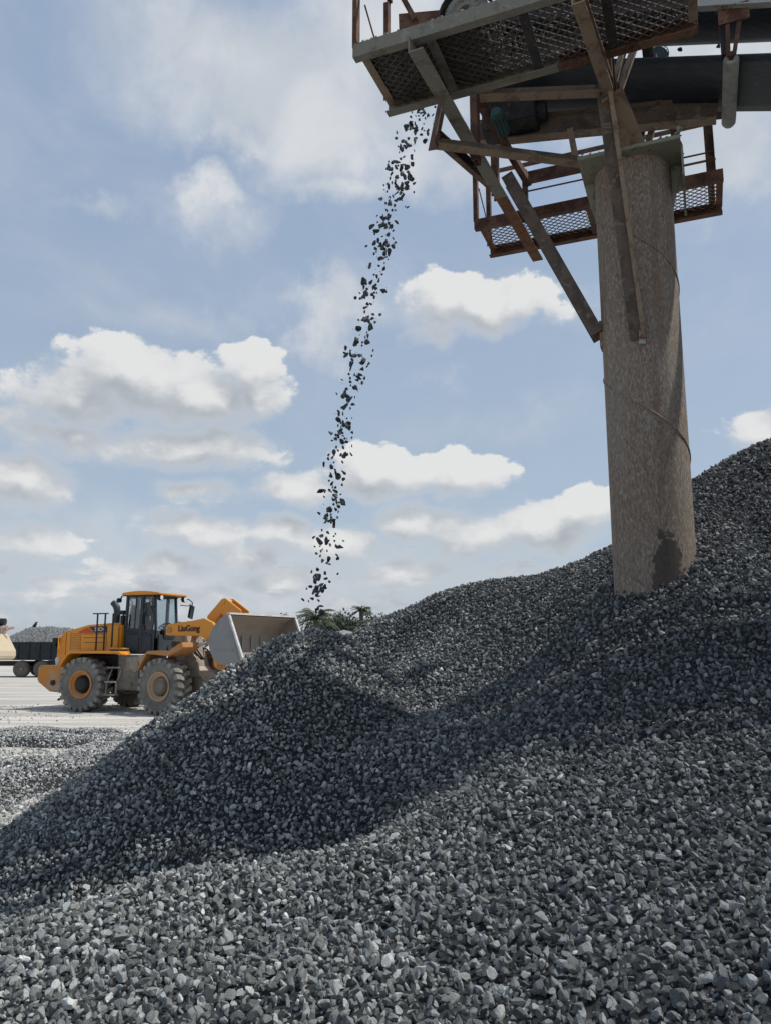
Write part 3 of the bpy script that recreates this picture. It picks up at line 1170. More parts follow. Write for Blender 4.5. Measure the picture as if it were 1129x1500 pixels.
# drive sheave on the near shaft end
sh = dc - VV * (BW + .34)
mb = MB()
q = []
NQ = 40
for (r_, a) in ((.02, -.05), (.075, -.05), (.08, -.03), (.155, -.02), (.165, -.05), (.215, -.05), (.22, -.04), (.20, -.01), (.22, .02), (.215, .05), (.02, .05)):
    q.append((r_, a))
vs, fs = [], []
for r_, a in q:
    for j in range(NQ):
        t = 2 * math.pi * j / NQ
        vs.append(sh + VV * a + (al * math.cos(t) + dn * math.sin(t)) * r_)
for i in range(len(q) - 1):
    for j in range(NQ):
        fs.append((i * NQ + j, i * NQ + (j + 1) % NQ, (i + 1) * NQ + (j + 1) % NQ, (i + 1) * NQ + j))
mb.add(vs, fs, True)
cpart(mb, 'drive_pulley', M['concrete_dust'], parent=drum)
mb = MB()
mb.tube([sh - VV * .075, sh + VV * .0], .06, 16)
cpart(mb, 'pulley_hub', M['rust_bright'], parent=drum)
# belt guard over the sheave
mb = MB()
ga = []
for i in range(15):
    t = math.pi * (1.02 - 1.1 * i / 14)
    ga.append((math.cos(t) * .255, math.sin(t) * .255))
vs, fs = [], []
for rr_, k_ in ((1.0, 0), (1.06, 0), (1.06, 1), (1.0, 1)):
    for cx_, cz_ in ga:
        vs.append(sh + VV * (-.08 + .16 * k_) + (al * cx_ + dn * cz_) * rr_)
n_ = len(ga)
for r4 in range(4):
    for i in range(n_ - 1):
        a, b = r4 * n_ + i, ((r4 + 1) % 4) * n_ + i
        fs.append((a, a + 1, b + 1, b))
mb.add(vs, fs)
cpart(mb, 'pulley_guard', M['dark_steel'])

# stringers on both sides, level support girders below
mb = MB()
mb.prof(C(UEND, VC - .52, wr(UEND) + .46), C(-.26, VC - .52, wr(-.26) + .46), flip(channel(.07, .20, .01)))
cpart(mb, 'stringer', M['grey_paint'])
mb = MB()
mb.prof(C(-.24, VC - .50, wr(-.24) + .46), C(2.1, VC - .50, wr(2.1) + .42), flip(channel(.07, .18, .01)))
cpart(mb, 'stringer', M['dark_steel'])
mb = MB()
mb.prof(C(UEND, VC + .56, wr(UEND) + .30), C(-.5, VC + .60, wr(-.5) + .30), channel(.07, .17, .01))
cpart(mb, 'stringer', M['rust'])
mb = MB()
mb.prof(onv(1072, 152, 8.0), onv(690, 192, 8.0), channel(.09, .20, .012))
cpart(mb, 'girder', M['rust_dark'])
mb = MB()
mb.prof(onv(1050, 160, 7.55), onv(702, 196, 7.55), ibeam(.13, .24, .014))
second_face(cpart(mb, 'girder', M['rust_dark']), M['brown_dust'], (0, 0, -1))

# carrying idlers under the trough, return roller hung below
for u in (-6.6, -5.2, -3.8, -2.4, -1.0, .3):
    mb = MB()
    base = C(u, VC, wr(u)) + dn * (2 * DR - .06)
    mb.tube([base - VV * .16, base + VV * .16], .045, 12)
    for s in (-1, 1):
        mb.tube([base + VV * s * .18, base + VV * s * .40 + dn * .115], .045, 12)
    mb.bar(base - VV * .5 - dn * .09, base + VV * .5 - dn * .09, .07, .05)
    cpart(mb, 'idler_set', M['dark_steel'])
for u in (-.53, -3.4, -6.3):
    mb = MB()
    base = C(u, VC, wr(u)) - dn * .075
    mb.tube([base - VV * .47, base - VV * .44, base + VV * .45, base + VV * .48], [.052, .066, .066, .052], 20)
    rl = cpart(mb, 'return_roller', M['roller'])
    mb = MB()
    mb.tube([base - VV * .53, base - VV * .465], .024, 10)
    cpart(mb, 'roller_pin', M['rust'], parent=rl)
    # hanger bracket from the near stringer
    mb = MB()
    top = C(u - .02, VC - .52, wr(u) + .40)
    mb.box(top + Vector((0, -.01, -.09)), (.25, .02, .17), rot_u)
    for s in (-1, 1):
        a = top + U * s * .05 + Vector((0, 0, -.14))
        b = base - VV * .50 + U * s * .022
        mb.bar(a, b, .035, .016, VV)
    cpart(mb, 'roller_hanger', M['rust'])
mb = MB()
a = C(-.44, VC - .40, wr(-.44) + .38)
mb.prof(a, a - Vector((0, 0, .40)), channel(.05, .09, .008), VV)
cpart(mb, 'frame_post', M['dark_steel'])

# the two cross beams that carry the walkways
mb = MB()
xa, xb = onw(608, 62, W0 - .13), onw(787, 374, W0 - .13)
xm = xa.lerp(xb, .60)
XP = [(-.065, -.075), (.065, -.075), (.065, -.063), (-.053, -.063), (-.053, .075), (-.065, .075)]
mb.prof(xa, xm, XP)
cpart(mb, 'cross_beam', M['dusty'])
mb = MB()
mb.prof(xm, xb, XP)
cpart(mb, 'cross_beam', M['rust_bright'])
mb = MB()
mb.prof(C(.66, 5.40, W0 - .13), C(.56, 6.52, W0 - .13), channel(.10, .13, .012))
cpart(mb, 'cross_beam', M['brown_dust'])
mb = MB()
mb.prof(C(.55, 7.2, W0 - .18), C(.55, 9.28, W0 - .14), ibeam(.1, .13, .012))
cpart(mb, 'cross_beam', M['rust'])

# flat bracing between walkway, pipe cap and head
mb = MB()
mb.prof(C(1.60, 6.22, W0 - .06), NODE + Vector((-.04, 0, .02)), [(-.055, -.07), (.055, -.07), (.055, -.058), (-.043, -.058), (-.043, .055), (-.055, .055)])
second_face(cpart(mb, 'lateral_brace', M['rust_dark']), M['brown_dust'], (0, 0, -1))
b2 = onw(640, 205, 4.70)
mb = MB()
mb.prof(b2, C(.80, 7.08, CAPW + .10), [(-.055, -.065), (.055, -.065), (.055, -.053), (-.043, -.053), (-.043, .055), (-.055, .055)])
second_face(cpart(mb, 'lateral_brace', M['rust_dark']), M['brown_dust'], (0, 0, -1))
mb = MB()
mb.prof(b2 + Vector((0, 0, -.1)), C(1.93, 6.70, wr(1.93) + .1), angle(.09, .09, .01), U)
cpart(mb, 'head_post', M['purple_steel'])
mb = MB()
mb.prof(C(1.80, 6.92, 4.72), C(1.80, 6.92, 5.72), channel(.07, .12, .01), VV)
cpart(mb, 'head_post', M['rust'])
mb = MB()
mb.prof(C(1.86, 7.98, 4.95), C(1.86, 7.98, 5.9), channel(.07, .12, .01), VV)
cpart(mb, 'head_post', M['rust'])
mb = MB()
mb.bar(C(1.82, 6.95, 5.45), C(1.5, 7.9, 4.98), .07, .07)
cpart(mb, 'head_brace', M['rust'])
mb = MB()
mb.prof(b2 + Vector((-.02, .0, .02)), C(1.9, 8.0, 5.05), channel(.06, .12, .01))
cpart(mb, 'head_brace', M['rust'])
# outer frame above the near walkway's end
mb = MB()
mb.bar(onv(584, 34, 6.45), onv(660, 27, 6.6), .06, .16)
mb.bar(onv(575, -30, 6.45), onv(608, 30, 6.45), .07, .05)
cpart(mb, 'chute_frame', M['rust'])
# stub post and braces at the node over the pipe
mb = MB()
mb.prof(NODE + Vector((.03, 0, -.05)), NODE + Vector((.03, .05, .47)), channel(.06, .11, .01), U)
mb.prof(NODE + Vector((.12, .04, -.02)), NODE + Vector((.12, .08, .52)), angle(.05, .02, .006), U)
cpart(mb, 'stub_post', M['rust'])
mb = MB()
mb.prof(NODE + Vector((.16, .05, -.04)), onv(940, 54, 6.78), angle(.08, .07, .01), U)
mb.prof(NODE + Vector((.14, .12, .1)), onv(922, 62, 6.9), angle(.06, .07, .01), U)
cpart(mb, 'node_brace', M['brown_dust'])
# short struts between cap plate and girder
for (x0, y0, x1, y1, v_, mm) in ((848, 238, 838, 186, 7.45, 'brown_dust'), (952, 212, 964, 166, 7.7, 'brown_dust'), (940, 212, 948, 168, 7.85, 'dark_steel')):
    mb = MB()
    mb.prof(onv(x0, y0, v_), onv(x1, y1, v_), angle(.06, .05, .008), VV)
    cpart(mb, 'strut', M[mm])
mb = MB()
mb.prof(onv(997, 226, 8.3), onv(984, 150, 8.3), angle(.07, .05, .008), VV)
cpart(mb, 'strut', M['rust_bright'])

# gearbox and teal motor below the head
mb = MB()
gq = onv(758, 172, 7.45)
mb.box(gq, (.42, .34, .30), rot_u)
mb.box(gq + U * .28 + Vector((0, 0, .02)), (.16, .26, .38), rot_u)
mb.tube([gq - U * .2, gq - U * .30], .1, 18)
gb = cpart(mb, 'gearbox', M['dark_steel'], .012)
mb = MB()
tq = onv(727, 168, 7.05)
mb.tube([tq - VV * .06, tq - VV * .03, tq + VV * .3], [.045, .06, .06], 18)
for i in range(12):
    t = 2 * math.pi * i / 12
    d = U * math.cos(t) + Vector((0, 0, 1)) * math.sin(t)
    mb.bar(tq + d * .065, tq + d * .065 + VV * .28, .01, .016, d)
cpart(mb, 'motor', M['teal'])
# drive motor beyond the belt with its fan cowl
mq = onv(961, 86, 8.25)
mb = MB()
mb.tube([mq - VV * .02, mq + VV * .4], .125, 28)
mo = cpart(mb, 'drive_motor', M['dark_steel'])
mb = MB()
for r_ in (.03, .055, .08, .105, .128):
    mb.tube([mq - VV * .05 + (U * math.cos(t) + Vector((0, 0, 1)) * math.sin(t)) * r_ for t in [2 * math.pi * i / 28 for i in range(29)]], .0055, 5)
for i in range(18):
    t = 2 * math.pi * i / 18
    d = U * math.cos(t) + Vector((0, 0, 1)) * math.sin(t)
    mb.bar(mq - VV * .05 + d * .02, mq - VV * .05 + d * .128, .005, .005)
cpart(mb, 'fan_grille', M['teal'], parent=mo)

# ------------------------------------------------------------------ the falling stones
stone_me = []
for i in range(N_VAR):
    pv, pf = stone_mesh(300 + i, 10, 2)
    me = bpy.data.meshes.new('falling_stone')
    me.from_pydata(pv, [], pf)
    me.materials.append(M['stone_fall'])
    stone_me.append(me)
PATH = [(155, 622, 17), (175, 610, 19), (200, 602, 19), (250, 588, 20), (300, 575, 20), (350, 560, 18), (400, 549, 17), (450, 538, 18), (500, 528, 17),
        (550, 519, 17), (600, 507, 17), (650, 498, 17), (700, 490, 16), (750, 486, 15), (800, 477, 18), (840, 470, 18), (890, 462, 20), (912, 460, 22)]
sets = [(250, 'small dark stone falling in the packed stream just under the walkway'),
        (420, 'small dark stone falling before pale blue sky in the upper stream'),
        (640, 'small dark stone falling in the middle of the stream'),
        (780, 'small dark stone falling in front of the low cloud bank'),
        (2000, 'small dark stone about to land on the fresh gravel cone')]
protos = {}
ys_ = []
y = 155.0
while y < 908:
    n_here = 1
    ys_.append(y)
    y += rnd.expovariate(1.0) * (1.75 if y < 300 else 2.2 if y < 500 else 2.8 if y < 750 else 3.6)
# clumps: some stones travel in little groups
for yy in ys_:
    for a, b in zip(PATH[:-1], PATH[1:]):
        if a[0] <= yy <= b[0]:
            f = (yy - a[0]) / (b[0] - a[0])
            cx, wd = a[1] + (b[1] - a[1]) * f, a[2] + (b[2] - a[2]) * f
    ph = math.sin(yy * .071) * .22 + math.sin(yy * .19 + 1) * .2
    px = cx + max(-1.15, min(1.15, rnd.gauss(ph, .52))) * wd
    p = onv(px, yy, 7.38 + rnd.uniform(-.22, .22))
    o = bpy.data.objects.new('falling_stone', stone_me[rnd.randrange(N_VAR)])
    COL.objects.link(o)
    o.location = p
    o.rotation_euler = (rnd.uniform(0, 6.28), rnd.uniform(0, 6.28), rnd.uniform(0, 6.28))
    s = .060 * min(1.55, max(.45, math.exp(rnd.gauss(0, .32)))) * (p.y / 7.2)
    o.scale = (s, s * rnd.uniform(.8, 1.1), s * rnd.uniform(.85, 1.2))
    lab = next(t for lim, t in sets if yy < lim)
    tag(o, lab, 'stone', 'stones falling from the conveyor')

mb = MB()
for i in range(330):
    yy = 155 + 730 * rnd.random() ** 1.15
    for a, b in zip(PATH[:-1], PATH[1:]):
        if a[0] <= yy <= b[0]:
            f = (yy - a[0]) / (b[0] - a[0])
            cx, wd = a[1] + (b[1] - a[1]) * f, a[2] + (b[2] - a[2]) * f
    p = onv(cx + max(-1.2, min(1.4, rnd.gauss(.05, .52))) * wd, yy, 7.38 + rnd.uniform(-.25, .25))
    s = (rnd.uniform(.028, .046) if rnd.random() < .62 else rnd.uniform(.006, .016)) * (p.y / 7.2)
    q = Euler((rnd.uniform(0, 6), rnd.uniform(0, 6), rnd.uniform(0, 6))).to_matrix()
    pv, pf = PROTO_LOW[i % N_VAR]
    mb.add([q @ (Vector(v) * s) + p for v in pv], pf)
tag(mb.build('falling_grit', M['stone_fall']), 'fine dark grit and chips falling among the stones of the stream', 'grit', None, 'stuff')

# ------------------------------------------------------------------ wheel loader
LR = empty('wheel_loader', (-8.38, 24.47, 0), 'orange articulated wheel loader with dark grey cab and raised bucket', 'wheel loader', None, -R(20))
WB = 3.06
HX = 1.60
ART = Matrix.Translation((HX, 0, 0)) @ Matrix.Rotation(-R(9), 4, 'Z') @ Matrix.Translation((-HX, 0, 0))


def tyre_parts(rim_mat, hub_mat):
    w = .56
    ty = MB()
    rr0 = .795
    prof_ = [(.40, -.20), (.44, -.24), (.56, -.275), (.68, -.285), (.735, -.27), (.755, -.22), (.765, 0), (.755, .22), (.735, .27), (.68, .285), (.56, .275), (.44, .24), (.40, .20)]
    ty.lathe(prof_, 64, 'Y')
    lg = MB()
    nl = 22
    for side in (-1, 1):
        for i in range(nl):
            t = 2 * math.pi * (i + (.5 if side > 0 else 0)) / nl
            rot = Matrix.Rotation(-t, 3, 'Y')
            # a lug: from the shoulder, swept towards the middle
            pts = []
            for (yy, ang, hw_, r0, r1) in ((side * .292, 0, .068, .66, .745), (side * .285, 0, .068, .70, .80), (side * .16, .035, .062, .74, .815), (side * .0, .10, .05, .745, .812)):
                for s in (-1, 1):
                    for r_ in (r0, r1):
                        a2 = ang + s * hw_ / .8
                        pts.append((math.sin(a2) * r_, yy, math.cos(a2) * r_))
            vs_ = [rot @ Vector(p) for p in pts]
            fs_ = []
            for q_ in range(3):
                a, b = q_ * 4, q_ * 4 + 4
                fs_ += [(a, a + 1, b + 1, b), (a + 1, a + 3, b + 3, b + 1), (a + 3, a + 2, b + 2, b + 3), (a + 2, a, b, b + 2)]
            fs_ += [(0, 2, 3, 1), (12, 13, 15, 14)]
            lg.add(vs_, fs_)
    rm = MB()
    rm.lathe([(.42, -.235), (.435, -.25), (.40, -.262), (.375, -.25), (.36, -.20), (.34, -.185), (.30, -.18), (.285, -.13), (.27, -.06), (.02, -.05)], 48, 'Y')
    rm.lathe([(.42, .235), (.40, .25), (.36, .2), (.28, .1), (.02, .1)], 32, 'Y')
    hb = MB()
    hb.lathe([(.25, -.06), (.245, -.16), (.20, -.20), (.19, -.235), (.12, -.25), (.01, -.25)], 32, 'Y')
    for i in range(12):
        t = 2 * math.pi * i / 12
        hb.tube([(.262 * math.cos(t), -.06, .262 * math.sin(t)), (.262 * math.cos(t), -.10, .262 * math.sin(t))], .016, 6)
    return ty, lg, rm, hb


ty, lg, rm, hb = tyre_parts(None, None)
wheel_src = {}
for nm, rim_m, hub_m in (('rear', M['dusty_orange'], M['black']), ('front', M['rim_beige'], M['tank'])):
    w_ = rm.build('wheel', rim_m, LR)
    t_ = ty.build('tyre', M['tyre'], w_)
    l_ = lg.build('tread', M['lug'], w_)
    h_ = hb.build('hub', hub_m, w_)
    wheel_src[nm] = w_


def copy_tree(o, parent):
    c = o.copy()
    COL.objects.link(c)
    c.parent = parent
    for ch in o.children:
        copy_tree(ch, c)
    return c


TR = 1.07
for nm, x in (('rear', 0.0), ('front', WB)):
    w_ = wheel_src[nm]
    w2 = copy_tree(w_, LR)
    for o, s in ((w_, -1), (w2, 1)):
        p = Vector((x, s * TR, .775))
        rz = 0.0 if s < 0 else math.pi
        if nm == 'front':
            p = ART @ p
            rz -= R(9)
        o.location = p
        o.rotation_euler = (0, rnd.uniform(0, .2), rz)
        o.scale = (.955, .955, .955)

def lp(mb_, name, m, bev=0.0, parent=None):
    return mb_.build(name, m, parent or LR, bev)


# rear frame, counterweight
mb = MB()
mb.plate([(-1.78, 1.30), (-1.80, .84), (-1.30, .54), (-.70, .50), (-.70, 1.30)], -1.12, 1.12)
cw = lp(mb, 'counterweight', M['orange_dirt'], .05)
mb = MB()
mb.box((-1.0, -.75, .48), (.10, .08, .26))
mb.bar((-1.0, -.75, .40), (-1.22, -.8, .28), .07, .05)
mb.tube([(-1.15, -1.0, .80), (-1.15, -1.16, .80)], .08, 14)
lp(mb, 'tow_hitch', M['black'], parent=cw)
mb = MB()
mb.box((-.05, 0, .92), (2.6, .9, .50))
mb.box((0, 0, .80), (.34, 1.7, .34))
mb.box((.4, 0, 1.38), (2.3, 1.3, .44))
lp(mb, 'rear_frame', M['black'], .02)

# engine hood: sloping tail, side grille, decals
mb = MB()
hood = [(-1.46, 1.28), (-1.40, 1.95), (-1.30, 2.22), (-1.18, 2.30), (-.30, 2.50), (.55, 2.55), (.90, 2.55), (.90, 1.66), (-.55, 1.66), (-.86, 1.28)]
mb.plate(hood, -.80, .80)
hd = lp(mb, 'hood', M['orange'], .06)
mb = MB()
for i in range(9):
    mb.box((-.72 + .0, -.806, 1.80 + i * .055), (.34, .012, .022))
mb.box((-.90, -.806, 2.02), (.012, .01, .56))
mb.box((-.52, -.806, 2.02), (.012, .01, .56))
lp(mb, 'side_grille', M['dusty_orange'], parent=hd)
mb = MB()
for z in (1.98, 2.12, 2.23):
    mb.box((-.02, -.803, z), (.80, .008, .012))
mb.box((.42, -.803, 2.1), (.012, .008, .7))
mb.box((.84, -.803, 2.1), (.010, .008, .6))
mb.box((-1.06, -.803, 1.92), (.012, .008, .72))
lp(mb, 'panel_seam', M['letter_dark'], parent=hd)
mb = MB()
mb.plate([(-.62, 2.29), (-.30, 2.42), (-.06, 2.26), (-.60, 2.26)], -.812, -.802)
lp(mb, 'red_stripe', M['red_decal'], parent=hd)
mb = MB()
mb.plate([(-.24, 2.44), (.42, 2.46), (.42, 2.27), (-.02, 2.26)], -.812, -.802)
lp(mb, 'badge_panel', M['machine_grey'], parent=hd)
tm = Matrix.Translation((.17, -.818, 2.36)) @ Matrix.Rotation(math.pi / 2, 4, 'X')
text_mesh('model_lettering', '50CN', .15, M['letter_pale'], hd, tm, bold=.004)
mb = MB()
mb.tube([(-1.20, -.84, 2.18), (-1.24, -.92, 2.16), (-1.24, -.92, 1.72), (-1.2, -.84, 1.68)], .017, 8)
lp(mb, 'grab_handle', M['orange'], parent=hd)
mb = MB()
mb.box((-1.42, -.80, 2.02), (.16, .22, .20))
mb.box((-1.42, -.80, 1.88), (.06, .10, .10))
lp(mb, 'tail_lamp', M['black'], .02)
mb = MB()
mb.tube([(-1.35, -.72, 1.30), (-1.36, -.72, 1.48), (-1.30, -.70, 1.60)], [.09, .11, .06], 14)
lp(mb, 'filler_canister', M['edge_steel'])
# exhaust stack
mb = MB()
mb.tube([(.35, -.30, 2.5), (.35, -.30, 2.92), (.33, -.30, 3.02), (.26, -.30, 3.12), (.18, -.30, 3.18)], [.10, .10, .105, .10, .095], 18)
lp(mb, 'exhaust_stack', M['machine_grey'])
# access rail beside the hood
mb = MB()
for x in (.22, .50, .78):
    mb.bar((x, -1.0, 1.75), (x, -1.0, 2.82), .035, .035)
mb.bar((.05, -1.0, 2.82), (.60, -1.0, 2.82), .035, .035)
lp(mb, 'access_rail', M['black'])
# rear mudguards
for s in (-1, 1):
    mb = MB()
    pts = [(-.86, 1.30), (-.60, 1.66), (-.50, 1.72), (1.25, 1.74), (1.34, 1.62), (1.30, 1.60), (1.2, 1.66), (-.46, 1.66), (-.56, 1.60), (-.82, 1.26)]
    mb.plate(pts, s * .80, s * 1.28)
    lp(mb, 'mudguard', M['orange'], .012)
mb = MB()
mb.box((1.05, -1.05, 1.80), (.50, .40, .05))
mb.box((.85, -1.04, 1.74), (.16, .4, .18))
lp(mb, 'step_plate', M['dusty_orange'], .01)

# cab
CX0, CX1, CY = .95, 2.06, .62
CF = 1.96
mb = MB()
cab_prof = [(CX0, 1.66), (CX0, 2.35), (CX0 + .02, 2.36), (CX0 + .04, 2.36), (CX0 + .04, 1.70), (CX1, 1.70), (CX1, 1.66)]
mb.box(((CX0 + CF) / 2, -CY, 2.0), (CF - CX0, .05, .70))
mb.box(((CX0 + CF) / 2, CY, 2.0), (CF - CX0, .05, .70))
mb.box((CX0, 0, 2.05), (.05, 2 * CY - .06, .80))
mb.box((CF + .03, 0, 1.92), (.06, 2 * CY - .3, .56))
mb.box(((CX0 + CF) / 2, 0, 1.67), (CF - CX0 - .06, 2 * CY - .06, .06))
cab = lp(mb, 'cab', M['machine_grey'], .012)
mb = MB()
mb.box((1.24, -CY - .03, 1.95), (.44, .02, .52))
mb.box((1.70, -CY - .03, 1.95), (.40, .02, .50))
mb.box((1.44, -CY - .045, 2.24), (.86, .02, .05), Matrix.Rotation(R(5), 3, 'Y'))
lp(mb, 'door_panel', M['machine_grey'], .01, cab)
mb = MB()
PZ0, PZ1 = 2.35, 3.34
for (x, y, lean, w) in ((CX0, -CY, .02, .075), (CX0, CY, .02, .075), (1.50, -CY, .02, .11), (1.50, CY, .02, .08), (CF, -CY + .10, -.10, .07), (CF, CY - .10, -.10, .07)):
    mb.bar((x, y, PZ0 - .25), (x + lean, y * .98, PZ1), w, w, (1, 0, 0))
for y in (-CY, CY):
    mb.bar((CX0, y * .98, PZ1), (CF - .1, y * .98, PZ1), .07, .07)
mb.bar((CX0, -CY, PZ1), (CX0, CY, PZ1), .07, .07)
mb.bar((CF - .1, -CY + .1, PZ1), (CF - .1, CY - .1, PZ1), .07, .07)
mb.bar((CX0, -CY, 2.36), (1.50, -CY, 2.36), .06, .06)
mb.bar((1.26, -CY, 2.36), (1.28, -CY, PZ1), .03, .03, (1, 0, 0))
lp(mb, 'cab_pillars', M['machine_grey'], .006, cab)
for (pts, nm) in (([(CX0 + .05, -CY, 2.38), (1.45, -CY, 2.38), (1.47, -CY * .98, 3.3), (CX0 + .06, -CY * .98, 3.3)], 'window'),
                  ([(1.56, -CY, 2.25), (CF - .03, -CY + .09, 2.25), (CF - .12, -CY + .10, 3.3), (1.56, -CY * .98, 3.3)], 'window'),
                  ([(CX0 + .05, CY, 2.38), (1.45, CY, 2.38), (1.47, CY * .98, 3.3), (CX0 + .06, CY * .98, 3.3)], 'window'),
                  ([(1.56, CY, 2.25), (CF - .03, CY - .09, 2.25), (CF - .12, CY - .10, 3.3), (1.56, CY * .98, 3.3)], 'window'),
                  ([(CF + .02, -CY + .15, 2.2), (CF + .02, CY - .15, 2.2), (CF - .09, CY - .15, 3.3), (CF - .09, -CY + .15, 3.3)], 'windscreen'),
                  ([(CX0, -CY + .05, 2.45), (CX0, CY - .05, 2.45), (CX0 + .02, CY - .05, 3.3), (CX0 + .02, -CY + .05, 3.3)], 'window')):
    mb = MB()
    mb.add(pts, [(0, 1, 2, 3)])
    lp(mb, nm, M['glass'], parent=cab)
# round porthole trim of the door glass
mb = MB()
for (cx, cz, rx, rz) in ((1.76, 2.62, .17, .42),):
    ring = [(cx + rx * math.cos(t), -CY - .01 + .02 * 0, cz + rz * math.sin(t)) for t in [2 * math.pi * i / 32 for i in range(33)]]
    mb.tube(ring, .018, 6)
lp(mb, 'door_window_trim', M['black'], parent=cab)
# roof
mb = MB()
n_ = 10
rp = []
for i in range(n_ + 1):
    f = i / n_
    rp.append((CX0 - .16 + f * 1.36, 3.40 + .085 * math.sin(math.pi * min(1, .12 + f * .80))))
mb.plate(rp + [(CX0 + 1.19, 3.36), (CX0 - .14, 3.36)], -.72, .72)
rf = lp(mb, 'cab_roof', M['orange'], .025, cab)
mb = MB()
mb.box((CX0 + .52, 0, 3.352), (1.28, 1.40, .024))
lp(mb, 'roof_lining', M['black'], parent=cab)
# seat, steering wheel, console
mb = MB()
mb.box((1.35, 0, 2.08), (.52, .52, .14))
mb.box((1.14, 0, 2.50), (.14, .48, .72), Matrix.Rotation(R(-8), 3, 'Y'))
mb.box((1.09, 0, 2.93), (.11, .28, .18))
lp(mb, 'seat', M['skin_seat'], .04, cab)
mb = MB()
sr = [(1.86 + .17 * math.cos(t) * .8, .19 * math.sin(t), 2.46 + .17 * math.cos(t) * .55) for t in [2 * math.pi * i / 24 for i in range(25)]]
mb.tube(sr, .018, 8)
mb.bar((1.86, 0, 2.46), (2.02, 0, 1.75), .07, .07)
mb.box((1.98, 0, 2.22), (.14, .5, .24))
lp(mb, 'steering_console', M['black'], parent=cab)
# lamps and mirrors
for (x, y, z, d) in ((CX0 - .20, -.68, 3.22, -1), (CX0 - .20, .68, 3.22, -1), (CF + .10, -.60, 3.28, 1), (CF + .10, .60, 3.28, 1)):
    mb = MB()
    mb.tube([(x, y, z), (x + d * .09, y, z)], .085 if d > 0 else .07, 14)
    mb.bar((x, y, z), (x - d * .05, y, z + .13), .03, .03, (0, 1, 0))
    la = lp(mb, 'work_lamp', M['black'], parent=cab)
    mb = MB()
    mb.tube([(x + d * .091, y, z), (x + d * .098, y, z)], .07 if d > 0 else .055, 14)
    lp(mb, 'lamp_lens', M['lamp'], parent=cab)
mb = MB()
for s in (1, -1):
    mb.tube([(CF - .05, s * .70, 3.30), (CF + .12, s * .92, 3.30), (CF + .14, s * 1.06, 3.22), (CF + .12, s * 1.1, 2.95)], .018, 8)
    mb.tube([(CF - .05, s * .70, 3.12), (CF + .10, s * .9, 3.10), (CF + .12, s * 1.0, 3.16)], .015, 8)
    mb.box((CF + .10, s * 1.08, 2.92), (.07, .20, .40), Matrix.Rotation(R(-14 * s), 3, 'X'))
lp(mb, 'mirror', M['black'], .008, cab)
mb = MB()
mb.box((CX0 - .12, -.6, 2.62), (.12, .14, .30))
mb.bar((CX0 - .12, -.6, 2.35), (CX0 - .12, -.6, 2.9), .05, .05, (1, 0, 0))
mb.box((CX0 - .12, -.6, 2.86), (.16, .18, .12))
lp(mb, 'air_intake', M['black'], .01)

# fuel tank, ladder
mb = MB()
mb.plate([(1.05, .62), (1.05, 1.62), (1.72, 1.62), (1.82, 1.1), (1.80, .62)], -1.02, -.5)
mb.tube([(1.5, -1.03, .78), (1.5, -1.05, .78)], .09, 16)
lp(mb, 'fuel_tank', M['tank'], .03)
mb = MB()
mb.plate([(1.36, 1.55), (1.78, 1.58), (1.72, 1.14), (1.36, 1.2)], -1.045, -1.025)
lp(mb, 'tank_cover', M['dirt_frame'])
mb = MB()
for z in (.50, .86):
    mb.box((1.00, -1.18, z), (.36, .20, .04))
for x in (.83, 1.17):
    mb.bar((x, -1.18, .48), (x, -1.18, .88), .04, .05, (1, 0, 0))
    mb.bar((x, -1.16, .86), (x + .06, -1.0, 1.30), .035, .035, (1, 0, 0))
mb.box((1.02, -1.10, 1.26), (.40, .16, .035))
lp(mb, 'ladder', M['dirt_frame'])
mb = MB()
mb.bar((1.78, -.95, 1.68), (1.80, -.95, 2.5), .028, .028, (1, 0, 0))
lp(mb, 'hand_rail', M['black'])

# --- front frame (turned slightly at the hinge)
def fb_():
    return MB(ART @ Matrix.Translation((.33, 0, 0)))


mb = fb_()
mb.plate([(1.5, .55), (1.5, 1.35), (2.1, 1.5), (2.35, 2.20), (2.75, 2.20), (3.1, 1.3), (3.45, 1.0), (3.45, .6)], -.34, .34)
mb.box((2.75, 0, .78), (.36, 1.7, .36))
lp(mb, 'front_frame', M['dirt_frame'], .02)
mb = fb_()
mb.lathe([(.01, -.36), (.20, -.34), (.27, -.2), (.29, 0), (.27, .2), (.2, .34), (.01, .36)], 24, 'X', c=(2.85, 0, .78))
lp(mb, 'axle_housing', M['dirt_frame'])
mb = fb_()
mb.box((3.75, -.28, .72), (.5, .3, .20))
mb.plate([(3.2, 1.2), (3.6, .95), (3.85, .70), (3.5, .62), (3.2, .7)], -.42, -.36)
mb.plate([(3.2, 1.2), (3.6, .95), (3.85, .70), (3.5, .62), (3.2, .7)], .36, .42)
lp(mb, 'front_bracket', M['dirt_frame'], .01)
for s in (-1, 1):
    mb = fb_()
    mb.plate([(1.86, 1.20), (2.16, 1.68), (2.24, 1.74), (3.02, 1.74), (3.36, 1.92), (3.52, 1.98), (3.56, 1.84), (3.36, 1.72), (3.04, 1.60), (2.22, 1.66), (1.92, 1.20)], s * .62, s * 1.30)
    lp(mb, 'mudguard', M['dusty_orange'], .012)

